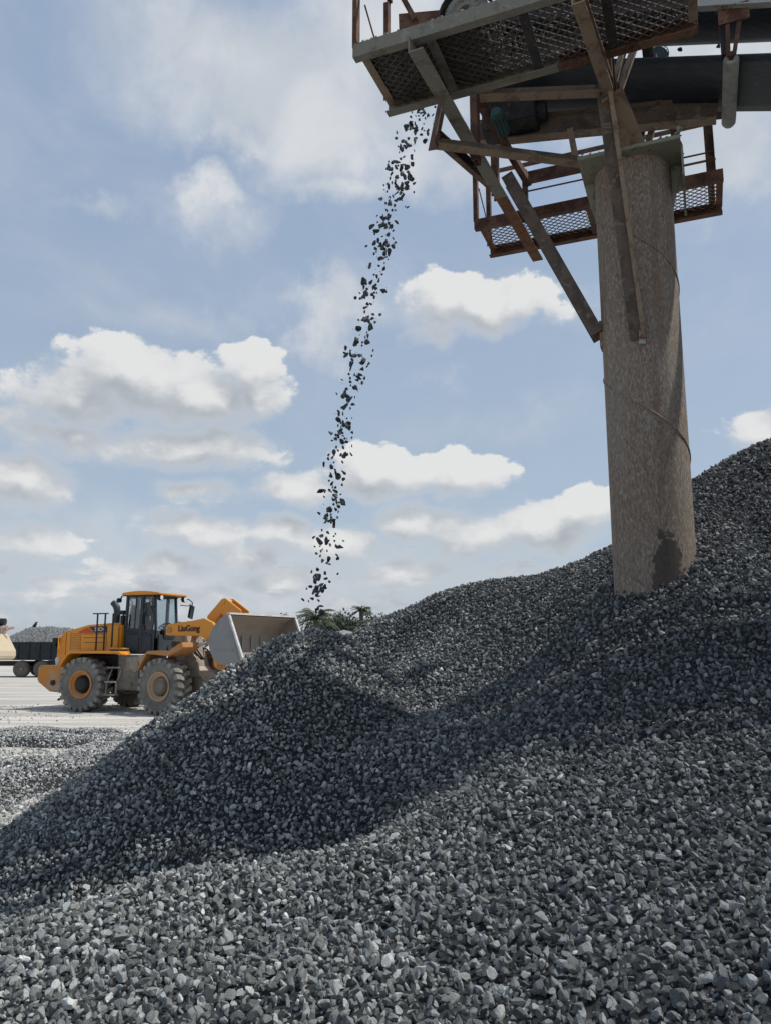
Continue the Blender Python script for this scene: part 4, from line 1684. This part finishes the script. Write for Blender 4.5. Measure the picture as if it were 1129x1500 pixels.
# lift arms (with the maker's lettering), rocker, rams
arm = [(2.30, 2.18), (2.28, 2.42), (2.42, 2.50), (3.30, 2.58), (3.72, 2.64), (4.02, 2.52), (4.32, 2.20), (4.42, 1.80), (4.48, 1.34), (4.34, 1.22), (4.14, 1.32), (4.05, 1.74), (3.86, 2.02), (3.60, 2.16), (3.0, 2.16)]
for s in (-1, 1):
    mb = fb_()
    mb.plate(arm, s * .62 - .06, s * .62 + .06)
    ao = lp(mb, 'lift_arm', M['orange'], .015)
    mb = fb_()
    for x, z in ((2.44, 2.33), (4.36, 1.34), (3.95, 2.02)):
        mb.tube([(x, s * .62 - .09, z), (x, s * .62 + .09, z)], .085, 16)
    lp(mb, 'arm_pin', M['dusty_orange'], parent=ao)
    if s < 0:
        tm = ART @ Matrix.Translation((.33, 0, 0)) @ Matrix.Translation((3.18, -.69, 2.36)) @ Matrix.Rotation(math.pi / 2, 4, 'X')
        text_mesh('boom_lettering', 'LiuGong', .235, M['letter_dark'], ao, tm, bold=.006)
mb = fb_()
mb.tube([(4.05, -.6, 1.75), (4.05, .6, 1.75)], .12, 16)
mb.box((3.95, 0, 2.1), (.24, 1.2, .28))
lp(mb, 'arm_crosstube', M['dusty_orange'])
mb = fb_()
rk = [(3.42, 2.48), (3.40, 2.72), (3.92, 3.20), (4.04, 3.22), (4.62, 2.86), (4.60, 2.70), (4.30, 2.60), (4.18, 2.50), (4.08, 2.66), (3.92, 2.80), (3.76, 2.62), (3.70, 2.48)]
mb.plate(rk, -.20, -.14)
mb.plate(rk, .14, .20)
mb.tube([(3.98, -.22, 3.12), (3.98, .22, 3.12)], .07, 14)
mb.tube([(4.1, -.24, 2.5), (4.1, .24, 2.5)], .09, 14)
lp(mb, 'rocker_lever', M['orange'], .01)
mb = fb_()
mb.tube([(2.4, 0, 1.9), (3.2, 0, 2.45)], .095, 16)
tilt = lp(mb, 'tilt_ram', M['dusty_orange'])
mb = fb_()
mb.tube([(3.2, 0, 2.45), (3.95, 0, 3.08)], .045, 12)
lp(mb, 'ram_rod', M['chrome'], parent=tilt)
for s in (-1, 1):
    mb = fb_()
    mb.tube([(2.60, s * .78, 1.55), (3.42, s * .72, 1.84)], .085, 16)
    mb.tube([(3.40, s * .72, 1.83), (3.46, s * .72, 1.855)], .10, 16)
    lr_ = lp(mb, 'lift_ram', M['dusty_orange'])
    mb = fb_()
    mb.tube([(3.45, s * .72, 1.85), (3.95, s * .66, 2.02)], .042, 12)
    lp(mb, 'ram_rod', M['chrome'], parent=lr_)
mb = fb_()
for y, o_ in ((-.3, 0), (-.22, .06), (.25, .03)):
    mb.tube([(2.5, y, 2.1 + o_), (2.75, y, 1.85), (3.05, y, 1.75 + o_), (3.35, y, 1.5)], .025, 8)
lp(mb, 'hydraulic_hose', M['black'])
mb = fb_()
for s in (-1, 1):
    mb.plate([(3.05, 1.0), (3.1, 1.75), (3.34, 1.55), (3.5, 1.05)], s * .5 - .03, s * .5 + .03)
lp(mb, 'frame_web', M['dirt_frame'])
# headlamp
for s in (-1, 1):
    mb = fb_()
    mb.box((3.10, s * 1.08, 1.92), (.16, .22, .16))
    mb.bar((3.08, s * 1.08, 1.70), (3.08, s * 1.08, 1.9), .04, .04, (1, 0, 0))
    lp(mb, 'headlamp', M['black'], .015)

# bucket
BX, BZ = 5.25, 1.36
bp = [(.02, 1.36), (-.28, 1.22), (-.50, 1.00), (-.62, .74), (-.60, .44), (-.46, .20), (-.20, .05), (.62, .0)]
bp = [(BX + x * .98, BZ + z) for x, z in bp]
HB = 1.46
mb = fb_()
t = .035
cx_, cz_ = BX + .1, BZ + .6
inn = [(x + (cx_ - x) * .06, z + (cz_ - z) * .06) for x, z in bp]
n_ = len(bp)
vs, fs = [], []
for y in (-HB, HB):
    vs += [(x, y, z) for x, z in bp]
for i in range(n_ - 1):
    fs.append((i, i + 1, n_ + i + 1, n_ + i))
mb.add(vs, fs, True)
for s in (-1, 1):
    mb.plate(bp, s * HB, s * (HB + .03))
bk = lp(mb, 'bucket', M['bucket'])
mb = fb_()
vs, fs = [], []
for y in (-HB + .002, HB - .002):
    vs += [(x, y, z) for x, z in inn]
for i in range(n_ - 1):
    fs.append((i, i + 1, n_ + i + 1, n_ + i))
mb.add(vs, fs, True)
for s in (-1, 1):
    mb.plate(inn, s * (HB - .012), s * (HB - .004))
lp(mb, 'bucket_lining', M['bucket_in'], parent=bk)
mb = fb_()
mb.bar((BX + .58, -HB - .03, BZ), (BX + .58, HB + .03, BZ), .22, .04)
for i in range(8):
    y = -HB + .05 + i * (2 * HB - .1) / 7
    mb.plate([(BX + .60, BZ + .045), (BX + .86, BZ + .0), (BX + .60, BZ - .035)], y - .05, y + .05)
lp(mb, 'cutting_edge', M['edge_steel'], parent=bk)
mb = fb_()
mb.bar((BX + .03, -HB - .04, BZ + 1.36), (BX + .03, HB + .04, BZ + 1.36), .10, .05)
for s in (-1, 1):
    mb.bar((BX + .04, s * (HB + .02), BZ + 1.32), (BX + .62, s * (HB + .02), BZ), .05, .07, (0, 1, 0))
lp(mb, 'bucket_rim', M['edge_steel'], parent=bk)
mb = fb_()
mb.bar((BX - .45, -HB - .036, BZ + .42), (BX + .22, -HB - .036, BZ + .42), .012, .03)
mb.bar((BX + .16, -HB - .036, BZ + .9), (BX + .42, -HB - .036, BZ + .1), .012, .03, (1, 0, 0))
for y in (-.62, -.2, .2, .62):
    mb.plate([(BX - .52, BZ + 1.0), (BX - .80, BZ + .75), (BX - .86, BZ + .1), (BX - .50, BZ + .1)], y - .03, y + .03)
lp(mb, 'bucket_bracket', M['bucket'], parent=bk)

# ------------------------------------------------------------------ dump truck behind
TY = 49.0
tx0 = onY(8, 966, TY).x
TRK = empty('dump_truck', (tx0, TY, 0), 'black dump truck heaped with gravel, parked behind the orange loader', 'truck', None, R(-3))
TL = 5.4


def tp(mb_, name, m, bev=0.0, parent=None):
    return mb_.build(name, m, parent or TRK, bev)


mb = MB()
mb.box((TL / 2, -1.15, 1.56), (TL, .06, 1.04))
mb.box((TL / 2, 1.15, 1.56), (TL, .06, 1.04))
mb.box((.03, 0, 1.56), (.06, 2.24, 1.04))
mb.box((TL - .03, 0, 1.66), (.06, 2.24, 1.24))
mb.box((TL / 2, 0, 1.06), (TL - .14, 2.2, .08))
body = tp(mb, 'tipper_body', M['truck_black'], .01)
mb = MB()
for i in range(9):
    x = .06 + i * (TL - .12) / 8
    mb.box((x, -1.215, 1.55), (.10, .07, .98))
for z in (1.06, 1.50, 2.04):
    mb.box((TL / 2, -1.205, z), (TL, .05, .09))
tp(mb, 'body_ribs', M['truck_black'], .008, body)
mb = MB()
mb.box((TL / 2 + .6, 0, .80), (TL + 2.4, .9, .28))
mb.box((TL / 2 + .9, -.8, .75), (.9, .5, .5))
tp(mb, 'chassis', M['black'], .02)
mb = MB()
mb.box((TL + 1.05, 0, 1.62), (1.5, 2.2, 1.9))
mb.box((TL + 1.75, 0, 1.2), (.3, 2.3, .9))
tc = tp(mb, 'truck_cab', M['cream'], .12)
mb = MB()
mb.box((TL + 1.15, -1.105, 2.05), (.8, .02, .6))
mb.box((TL + 1.805, 0, 2.05), (.02, 1.9, .6))
tp(mb, 'cab_window', M['glass'], parent=tc)
mb = MB()
mb.lathe([(.30, -.15), (.42, -.18), (.49, -.13), (.50, 0), (.49, .13), (.42, .18), (.30, .15)], 32, 'Y')
tw = mb.build('wheel', M['truck_tyre'], TRK)
mb = MB()
mb.lathe([(.31, -.13), (.28, -.15), (.25, -.06), (.12, -.04), (.11, -.12), (.01, -.12)], 24, 'Y')
mb.build('wheel_rim', M['tank'], tw)
spots = [(1.62, -1.0), (2.86, -1.0), (1.62, 1.0), (2.86, 1.0), (6.6, -1.0), (6.6, 1.0)]
for i, (x, y) in enumerate(spots):
    o = tw if i == 0 else copy_tree(tw, TRK)
    o.location = (x, y, .50)
    o.rotation_euler = (0, 0, 0 if y < 0 else math.pi)

# its load
nx, ny = 70, 30
vs, fs = [], []
for j in range(ny + 1):
    for i in range(nx + 1):
        x, y = .08 + (TL - .16) * i / nx, -1.1 + 2.2 * j / ny
        ex = min(1, (i / nx) / .28, (1 - i / nx) / .30)
        ey = min(1, (j / ny) / .42, (1 - j / ny) / .42)
        e = min(ex, ey)
        z = 1.98 + .98 * (e ** .8) + mnoise.noise(Vector((x * 1.3, y * 1.3, 3))) * .10 * e + rnd.uniform(-.04, .05)
        vs.append((x + rnd.uniform(-.03, .03), y, z))
for j in range(ny):
    for i in range(nx):
        a = j * (nx + 1) + i
        fs.append((a, a + 1, a + nx + 2, a + nx + 1))
mb = MB(Matrix.Translation((tx0, TY, 0)) @ Matrix.Rotation(R(-3), 4, 'Z'))
mb.add(vs, fs)
for i in range(1500):
    a = rnd.randrange(len(vs))
    pv, pf = PROTO_LOW[i % N_VAR]
    s = rnd.uniform(.06, .12)
    q = Euler((rnd.uniform(0, 6), rnd.uniform(0, 6), rnd.uniform(0, 6))).to_matrix()
    mb.add([q @ (Vector(p) * s) + Vector(vs[a]) for p in pv], pf)
tag(mb.build('gravel_load', M['stone_load']), 'heap of grey gravel filling the black dump truck body', 'gravel load')

# a bird on the load
bq = onY(51, 919, TY)
BR = empty('bird', bq, 'small black bird perched on top of the gravel load', 'bird')
mb = MB()
mb.tube([(-.22, 0, -.06), (-.10, 0, .02), (0, 0, .10), (.06, 0, .20), (.08, 0, .28), (.12, 0, .31), (.18, 0, .30)], [.02, .06, .10, .085, .055, .05, .012], 10)
mb.tube([(0, -.03, .02), (.01, -.03, -.12)], .012, 6)
mb.tube([(0, .03, .02), (.01, .03, -.12)], .012, 6)
mb.build('body', M['bird'], BR)

# cream machine at the left edge
mq = onY(-14, 995, 40)
MR = empty('hopper_machine', (mq.x, 40, 0), 'cream steel hopper with rusty pale machinery on top at the left edge', 'machine')
mb = MB()
mb.plate([(-2.2, 1.12), (-2.2, 2.5), (.28, 2.5), (.78, 1.62), (.80, 1.32), (.68, 1.16)], -.9, .9)
mb.build('hopper_body', M['cream'], MR, .04)
mb = MB()
mb.box((-.3, -.96, 1.64), (1.9, .06, .06))
mb.box((-.3, -.96, 1.2), (1.9, .06, .06))
mb.build('body_rail', M['pink_rust'], MR)
mb = MB()
for x in (-1.9, -.2):
    for y in (-.7, .7):
        mb.bar((x, y, 0), (x, y, 1.12), .14, .14, (1, 0, 0))
mb.build('leg_frame', M['pink_rust'], MR)
mb = MB()
for i in range(14):
    mb.bar((rnd.uniform(-.9, .5), rnd.uniform(-.7, .7), 2.45), (rnd.uniform(-.9, .9), rnd.uniform(-.7, .7), rnd.uniform(2.7, 3.0)), .10, .12)
mb.tube([(-.2, -.5, 2.7), (.9, -.5, 2.72)], .14, 12)
mb.tube([(.1, -.75, 2.6), (.1, .7, 2.6)], .2, 14)
mb.build('drive_frame', M['pink_rust'], MR)
mb = MB()
mb.tube([(-.9, -.3, 3.12), (.5, -.3, 3.10)], .12, 12)
mb.tube([(.35, -.45, 3.05), (.75, -.45, 3.05)], .17, 14)
mb.tube([(-.4, -.45, 3.1), (-.1, -.45, 3.1)], .16, 14)
mb.build('black_motor', M['black'], MR)


# ------------------------------------------------------------------ far trees and wall
def leafy_tree(px, Y, top_py, w, label, seed, n=2600):
    r = random.Random(seed)
    x = onY(px, 945, Y).x
    zt_ = onY(px, top_py, Y).z
    root = empty('leafy_tree', (x, Y, 0), label, 'tree', 'trees on the far edge of the quarry')
    mb_ = MB()
    mb_.tube([(0, 0, 0), (.05, 0, zt_ * .3), (.0, .05, zt_ * .62)], [.22, .17, .09], 10)
    ends = []
    for i in range(7):
        t = 2 * math.pi * i / 7 + r.uniform(-.3, .3)
        e = Vector((math.cos(t) * w * .32, math.sin(t) * w * .32, zt_ * r.uniform(.55, .85)))
        mb_.tube([(0, 0, zt_ * r.uniform(.28, .5)), e * .55 + Vector((0, 0, zt_ * .18)), e], [.10, .06, .025], 6)
        ends.append(e)
    mb_.build('trunk', M['bark'], root)
    cl = []
    for i in range(26):
        t = r.uniform(0, 6.28)
        rr_ = w * .5 * math.sqrt(r.random())
        zz_ = zt_ * (.38 + .56 * r.random() * (1 - (rr_ / (w * .5)) ** 2 * .6))
        cl.append((Vector((math.cos(t) * rr_, math.sin(t) * rr_, zz_)), r.uniform(.13, .22) * w))
    mb_ = MB()
    for i in range(n):
        c, rad = cl[r.randrange(len(cl))]
        d = Vector((r.gauss(0, 1), r.gauss(0, 1), r.gauss(0, .8))).normalized() * rad * (r.random() ** .4)
        p = c + d
        s = r.uniform(.18, .36)
        q_ = Euler((r.uniform(-1, 1), r.uniform(-1, 1), r.uniform(0, 6.28))).to_matrix()
        mb_.add([p + q_ @ Vector(v_) * s for v_ in ((-.5, 0, 0), (0, -.28, .05), (.6, 0, 0), (0, .28, .05))], [(0, 1, 2, 3)])
    mb_.build('crown', M['leaf'], root)


def palm(px, Y, top_py, w, label, seed):
    r = random.Random(seed)
    x = onY(px, 945, Y).x
    zt_ = onY(px, top_py, Y).z
    hub_z = zt_ - w * .30
    root = empty('palm_tree', (x, Y, 0), label, 'palm tree', 'trees on the far edge of the quarry')
    mb_ = MB()
    mb_.tube([(0, 0, 0), (.08, 0, hub_z * .5), (0, 0, hub_z)], [.30, .24, .22], 10)
    mb_.build('trunk', M['bark'], root)
    mb_ = MB()
    for i in range(30):
        t = 2.4 * i + r.uniform(-.2, .2)
        up = r.uniform(-.15, 1.25)
        Ln = w * r.uniform(.5, .62)
        d = Vector((math.cos(t), math.sin(t), 0))
        pts = []
        for k_ in range(8):
            f = k_ / 7
            pts.append(Vector((0, 0, hub_z)) + d * (Ln * f * math.cos(up * (1 - .4 * f))) + Vector((0, 0, Ln * (math.sin(up) * f - .55 * f * f))))
        mb_.tube(pts, [.03] * 7 + [.01], 4)
        sd = Vector((-math.sin(t), math.cos(t), 0))
        for k_ in range(1, 22):
            f = k_ / 22
            a = f * 7
            b = min(int(a), 6)
            p = pts[b].lerp(pts[b + 1], a - b)
            ll = w * .16 * (1 - abs(f - .45) * 1.1)
            for s in (-1, 1):
                e = p + sd * s * ll + d * ll * .5 + Vector((0, 0, -ll * r.uniform(.1, .6)))
                wv = d * .045
                mb_.add([p - wv, p + wv, e], [(0, 1, 2)])
    mb_.build('crown', M['frond'], root)


palm(462, 66, 887, 3.6, 'pale green oil palm with spreading fronds right behind the gravel cone', 1)
leafy_tree(414, 84, 892, 3.2, 'small rounded tree showing above the rim of the loader bucket', 2)
leafy_tree(440, 88, 890, 5.0, 'low dark bushy tree between the two palms over the bucket', 3)
leafy_tree(512, 74, 887, 5.2, 'dense dark tree in the dip between cone and gravel ridge', 4, 7000)
leafy_tree(494, 82, 896, 3.4, 'smaller rounded tree left of the dense dark tree in the dip', 9, 3000)
palm(529, 78, 885, 1.9, 'palm with upright spear rising from the dark trees by the ridge', 5)
leafy_tree(546, 84, 890, 4.2, 'small dark tree half hidden behind the crest of the gravel ridge', 6)
leafy_tree(268, 80, 905, 4.4, 'dark tree seen between the loader cab and its lift arm', 7)
leafy_tree(484, 96, 903, 3.6, 'distant low bush standing behind the falling stones', 8)

ws = onY(505, 945, 70)
WR_ = empty('storage_shed', (ws.x, 70, 0), 'low white shed far behind the dip between the gravel heaps', 'shed')
mb = MB()
mb.box((0, 0, 1.3), (4.6, 3.0, 2.6))
mb.build('wall', M['white_wall'], WR_)
mb = MB()
mb.plate([(-2.5, 2.6), (2.5, 2.6), (0, 3.2)], -1.7, 1.7)
mb.build('roof', M['white_wall'], WR_)
mb = MB()
mb.box((-.8, -1.52, 1.0), (.9, .05, 2.0))
mb.build('door', M['grey_paint'], WR_)

# ------------------------------------------------------------------ sky, sun
SUN_EL, SUN_AZ = R(57), R(89.5)           # azimuth clockwise from +Y (the viewing direction)
sd = Vector((math.cos(SUN_EL) * math.sin(SUN_AZ), math.cos(SUN_EL) * math.cos(SUN_AZ), math.sin(SUN_EL)))
sun = bpy.data.lights.new('sun', 'SUN')
sun.energy = 3.9
sun.angle = R(0.6)
sun.color = (1.0, 0.955, 0.89)
so = bpy.data.objects.new('sun', sun)
COL.objects.link(so)
so.rotation_euler = (-sd).to_track_quat('-Z', 'Y').to_euler()
so.location = (20, 0, 40)

world = bpy.data.worlds.new('World')
scene.world = world
world.use_nodes = True
world.cycles.sampling_method = 'MANUAL'
world.cycles.sample_map_resolution = 512
wt = world.node_tree
wt.nodes.clear()


def azel(px, py):
    d = ray(px, py).normalized()
    return math.atan2(d.x, d.y), math.asin(d.z)


# (px, py, rx, ry, weight) of the clouds of that day, in picture pixels, turned into sky directions
CUMULUS = [
    (95, 585, 95, 44, .95), (195, 556, 100, 50, 1.05), (290, 575, 115, 58, 1.05), (372, 535, 42, 34, 1.0), (388, 580, 38, 36, .95),
    (110, 635, 110, 34, .8), (280, 650, 140, 38, .9), (20, 612, 50, 26, .6),
    (20, 705, 85, 42, 1.0), (50, 790, 75, 28, .85), (-10, 825, 70, 26, .7),
    (300, 722, 60, 24, .75), (285, 785, 78, 28, .95), (405, 785, 50, 24, .95), (370, 815, 90, 24, .8),
    (430, 715, 66, 28, .85), (560, 698, 90, 34, 1.0), (665, 692, 76, 32, 1.0),
    (605, 765, 66, 36, .9), (800, 770, 110, 42, 1.0), (865, 750, 50, 30, 1.0), (700, 795, 90, 34, .85), (500, 805, 80, 34, .8),
    (640, 450, 46, 46, .9), (705, 448, 78, 44, 1.05), (765, 440, 48, 32, .95), (640, 498, 40, 22, .62),
    (250, 830, 90, 22, .8), (420, 852, 100, 24, .8), (600, 842, 120, 26, .8), (110, 862, 100, 18, .7), (520, 885, 90, 16, .7), (330, 874, 100, 18, .7),
    (1120, 625, 60, 34, .85), (1170, 600, 60, 40, .9), (-170, 700, 130, 60, .9), (1400, 500, 160, 80, .9), (-270, 350, 130, 70, .7),
]
VEIL = [
    (330, 60, 200, 110, .75), (440, 130, 130, 110, 1.1), (580, 60, 170, 170, 1.0), (370, 190, 60, 36, .85), (190, 60, 110, 60, .4),
    (500, 245, 90, 36, .7), (630, 225, 120, 56, .8), (150, 295, 60, 24, .4), (340, 300, 90, 40, .35),
    (1090, 110, 150, 130, 1.1), (960, 50, 170, 110, 1.0), (1060, 240, 90, 60, .75), (860, 420, 90, 36, .3), (470, 470, 60, 48, 1.0), (325, 275, 40, 30, .8), (500, 460, 120, 50, .3),
    (450, 850, 320, 60, .5), (120, 800, 200, 70, .35), (250, 460, 200, 40, .25), (760, 620, 160, 40, .3), (650, 550, 30, 20, .3),
]


def blob_field(gk, Q, lst, spread):
    acc = None
    for (px, py, rx, ry, wgt) in lst:
        a0, e0 = azel(px, py)
        ra = abs(azel(px + rx, py)[0] - azel(px - rx, py)[0]) / 2
        re = abs(azel(px, py - ry)[1] - azel(px, py + ry)[1]) / 2
        dv = gk.vmath('MULTIPLY_ADD', Q, (1 / (ra * spread), 1 / (re * spread), 0))
        dv.node.inputs[2].default_value = (-a0 / (ra * spread), -e0 / (re * spread), 0)
        ln = gk.vmath('LENGTH', dv, out=1)
        val = gk.math('MULTIPLY_ADD', ln, -wgt, wgt)
        acc = val if acc is None else gk.math('SMOOTH_MAX', acc, val, 0.10)
    return acc


gdt = bpy.data.node_groups.new('cloud_density', 'ShaderNodeTree')
gdt.interface.new_socket('P', in_out='INPUT', socket_type='NodeSocketVector')
gdt.interface.new_socket('D', in_out='OUTPUT', socket_type='NodeSocketFloat')
gk = NT(gdt)
gi = gk.n('NodeGroupInput')
go = gk.n('NodeGroupOutput')
P_ = gi.outputs[0]
warp = gk.noise(P_, 9.0, 3, 0.55, out='Color')
Q = gk.vmath('ADD', P_, gk.vmath('MULTIPLY', gk.vmath('SUBTRACT', warp, (0.5, 0.5, 0.5)), (0.10, 0.07, 0.0)))
acc = gk.math('MAXIMUM', blob_field(gk, Q, CUMULUS, 1.35), -0.7)
gsep = gk.n('ShaderNodeSeparateXYZ')
gk.link(P_, gsep.inputs[0])
bank = gk.math('MULTIPLY_ADD', gk.noise(gk.vmath('MULTIPLY', P_, (1.0, 3.0, 1.0)), 8.0, 5, 0.62, 0.3), 3.6, -1.62)
bank = gk.math('SUBTRACT', bank, gk.smooth(gsep.outputs[1], 0.09, 0.21, 0.0, 1.4))
acc = gk.math('SMOOTH_MAX', acc, bank, 0.12)
fb1 = gk.noise(gk.vmath('MULTIPLY', P_, (1.0, 1.35, 1.0)), 15.0, 9, 0.62, 0.15)
fb2 = gk.noise(gk.vmath('MULTIPLY', P_, (1.0, 1.6, 1.0)), 42.0, 5, 0.6)
dd = gk.math('ADD', acc, gk.math('MULTIPLY_ADD', fb1, 0.95, -0.475))
dd = gk.math('ADD', dd, gk.math('MULTIPLY_ADD', fb2, 0.36, -0.18))
gk.link(dd, go.inputs[0])

k = NT(wt)
tc_ = k.n('ShaderNodeTexCoord').outputs['Generated']
nrmv = k.vmath('NORMALIZE', tc_)
sp_ = k.n('ShaderNodeSeparateXYZ')
k.link(nrmv, sp_.inputs[0])
az = k.math('ARCTAN2', sp_.outputs[0], sp_.outputs[1])
el = k.math('ARCSINE', sp_.outputs[2])
cmb = k.n('ShaderNodeCombineXYZ')
k.link(az, cmb.inputs[0])
k.link(el, cmb.inputs[1])
AE = cmb.outputs[0]


def dens(vec):
    nd = k.n('ShaderNodeGroup')
    nd.node_tree = gdt
    k.link(vec, nd.inputs[0])
    return nd.outputs[0]


d0 = dens(AE)
d1 = dens(k.vmath('ADD', AE, (0.012, 0.034, 0)))
crest = k.smooth(k.math('SUBTRACT', d0, d1), -0.10, 0.72)          # thinner towards the sun = lit crest
alpha = k.smooth(d0, 0.0, k.math('MULTIPLY_ADD', crest, -0.50, 0.62))
thick = k.smooth(d0, 0.15, 0.9)
# thin high veil and broad soft cloud sheets
vn = k.noise(k.vmath('MULTIPLY', AE, (1.0, 1.8, 1.0)), 3.4, 7, 0.6, 0.6)
vw = k.noise(AE, 5.0, 6, 0.62, out='Color')
AEW = k.vmath('ADD', AE, k.vmath('MULTIPLY', k.vmath('SUBTRACT', vw, (0.5, 0.5, 0.5)), (0.34, 0.24, 0.0)))
vblob = k.math('MAXIMUM', blob_field(k, AEW, VEIL, 1.5), 0.0)
vl = k.math('ADD', vblob, k.math('MULTIPLY_ADD', vn, 1.1, -0.50))
veil = k.smooth(vl, -0.05, 0.85)
vlit = k.smooth(k.noise(AE, 6.5, 5, 0.55, 0.4), 0.36, 0.66)
sky = k.n('ShaderNodeTexSky', sky_type='NISHITA')
sky.sun_disc = False
sky.sun_elevation = SUN_EL
sky.sun_rotation = SUN_AZ
sky.air_density = 1.0
sky.dust_density = 1.2
sky.ozone_density = 1.0
SKYS = 0.118
hazy = k.mix(k.smooth(el, 0.0, 0.75), (3.75, 4.5, 5.35), (3.1, 4.0, 5.4))
base = k.mix(0.72, sky.outputs[0], hazy)
veil_c = k.mix(vlit, (4.75, 5.1, 5.5), (6.25, 6.35, 6.5))
base = k.mix(k.math('MULTIPLY', veil, 0.86), base, veil_c)
shade_c = k.mix(thick, (4.9, 5.2, 5.6), (3.45, 3.75, 4.1))
ccol = k.mix(crest, shade_c, (6.6, 6.62, 6.6))
fin = k.mix(k.math('MULTIPLY', alpha, 0.96), base, ccol)
# haze belt at the horizon
hz = k.smooth(el, 0.16, -0.01)
fin = k.mix(k.math('MULTIPLY', hz, 0.22), fin, (3.9, 4.4, 4.95))
bg = k.n('ShaderNodeBackground')
bg.inputs['Strength'].default_value = SKYS
k.link(fin, bg.inputs['Color'])
wo = k.n('ShaderNodeOutputWorld')
k.link(bg.outputs[0], wo.inputs[0])

# ------------------------------------------------------------------ render settings
scene.view_settings.view_transform = 'Standard'
scene.view_settings.look = 'None'
scene.view_settings.exposure = 0.0
scene.view_settings.gamma = 1.0
scene.view_settings.use_curve_mapping = False
scene.render.engine = 'CYCLES'
scene.cycles.max_bounces = 6
scene.cycles.transparent_max_bounces = 12
scene.cycles.use_denoising = True
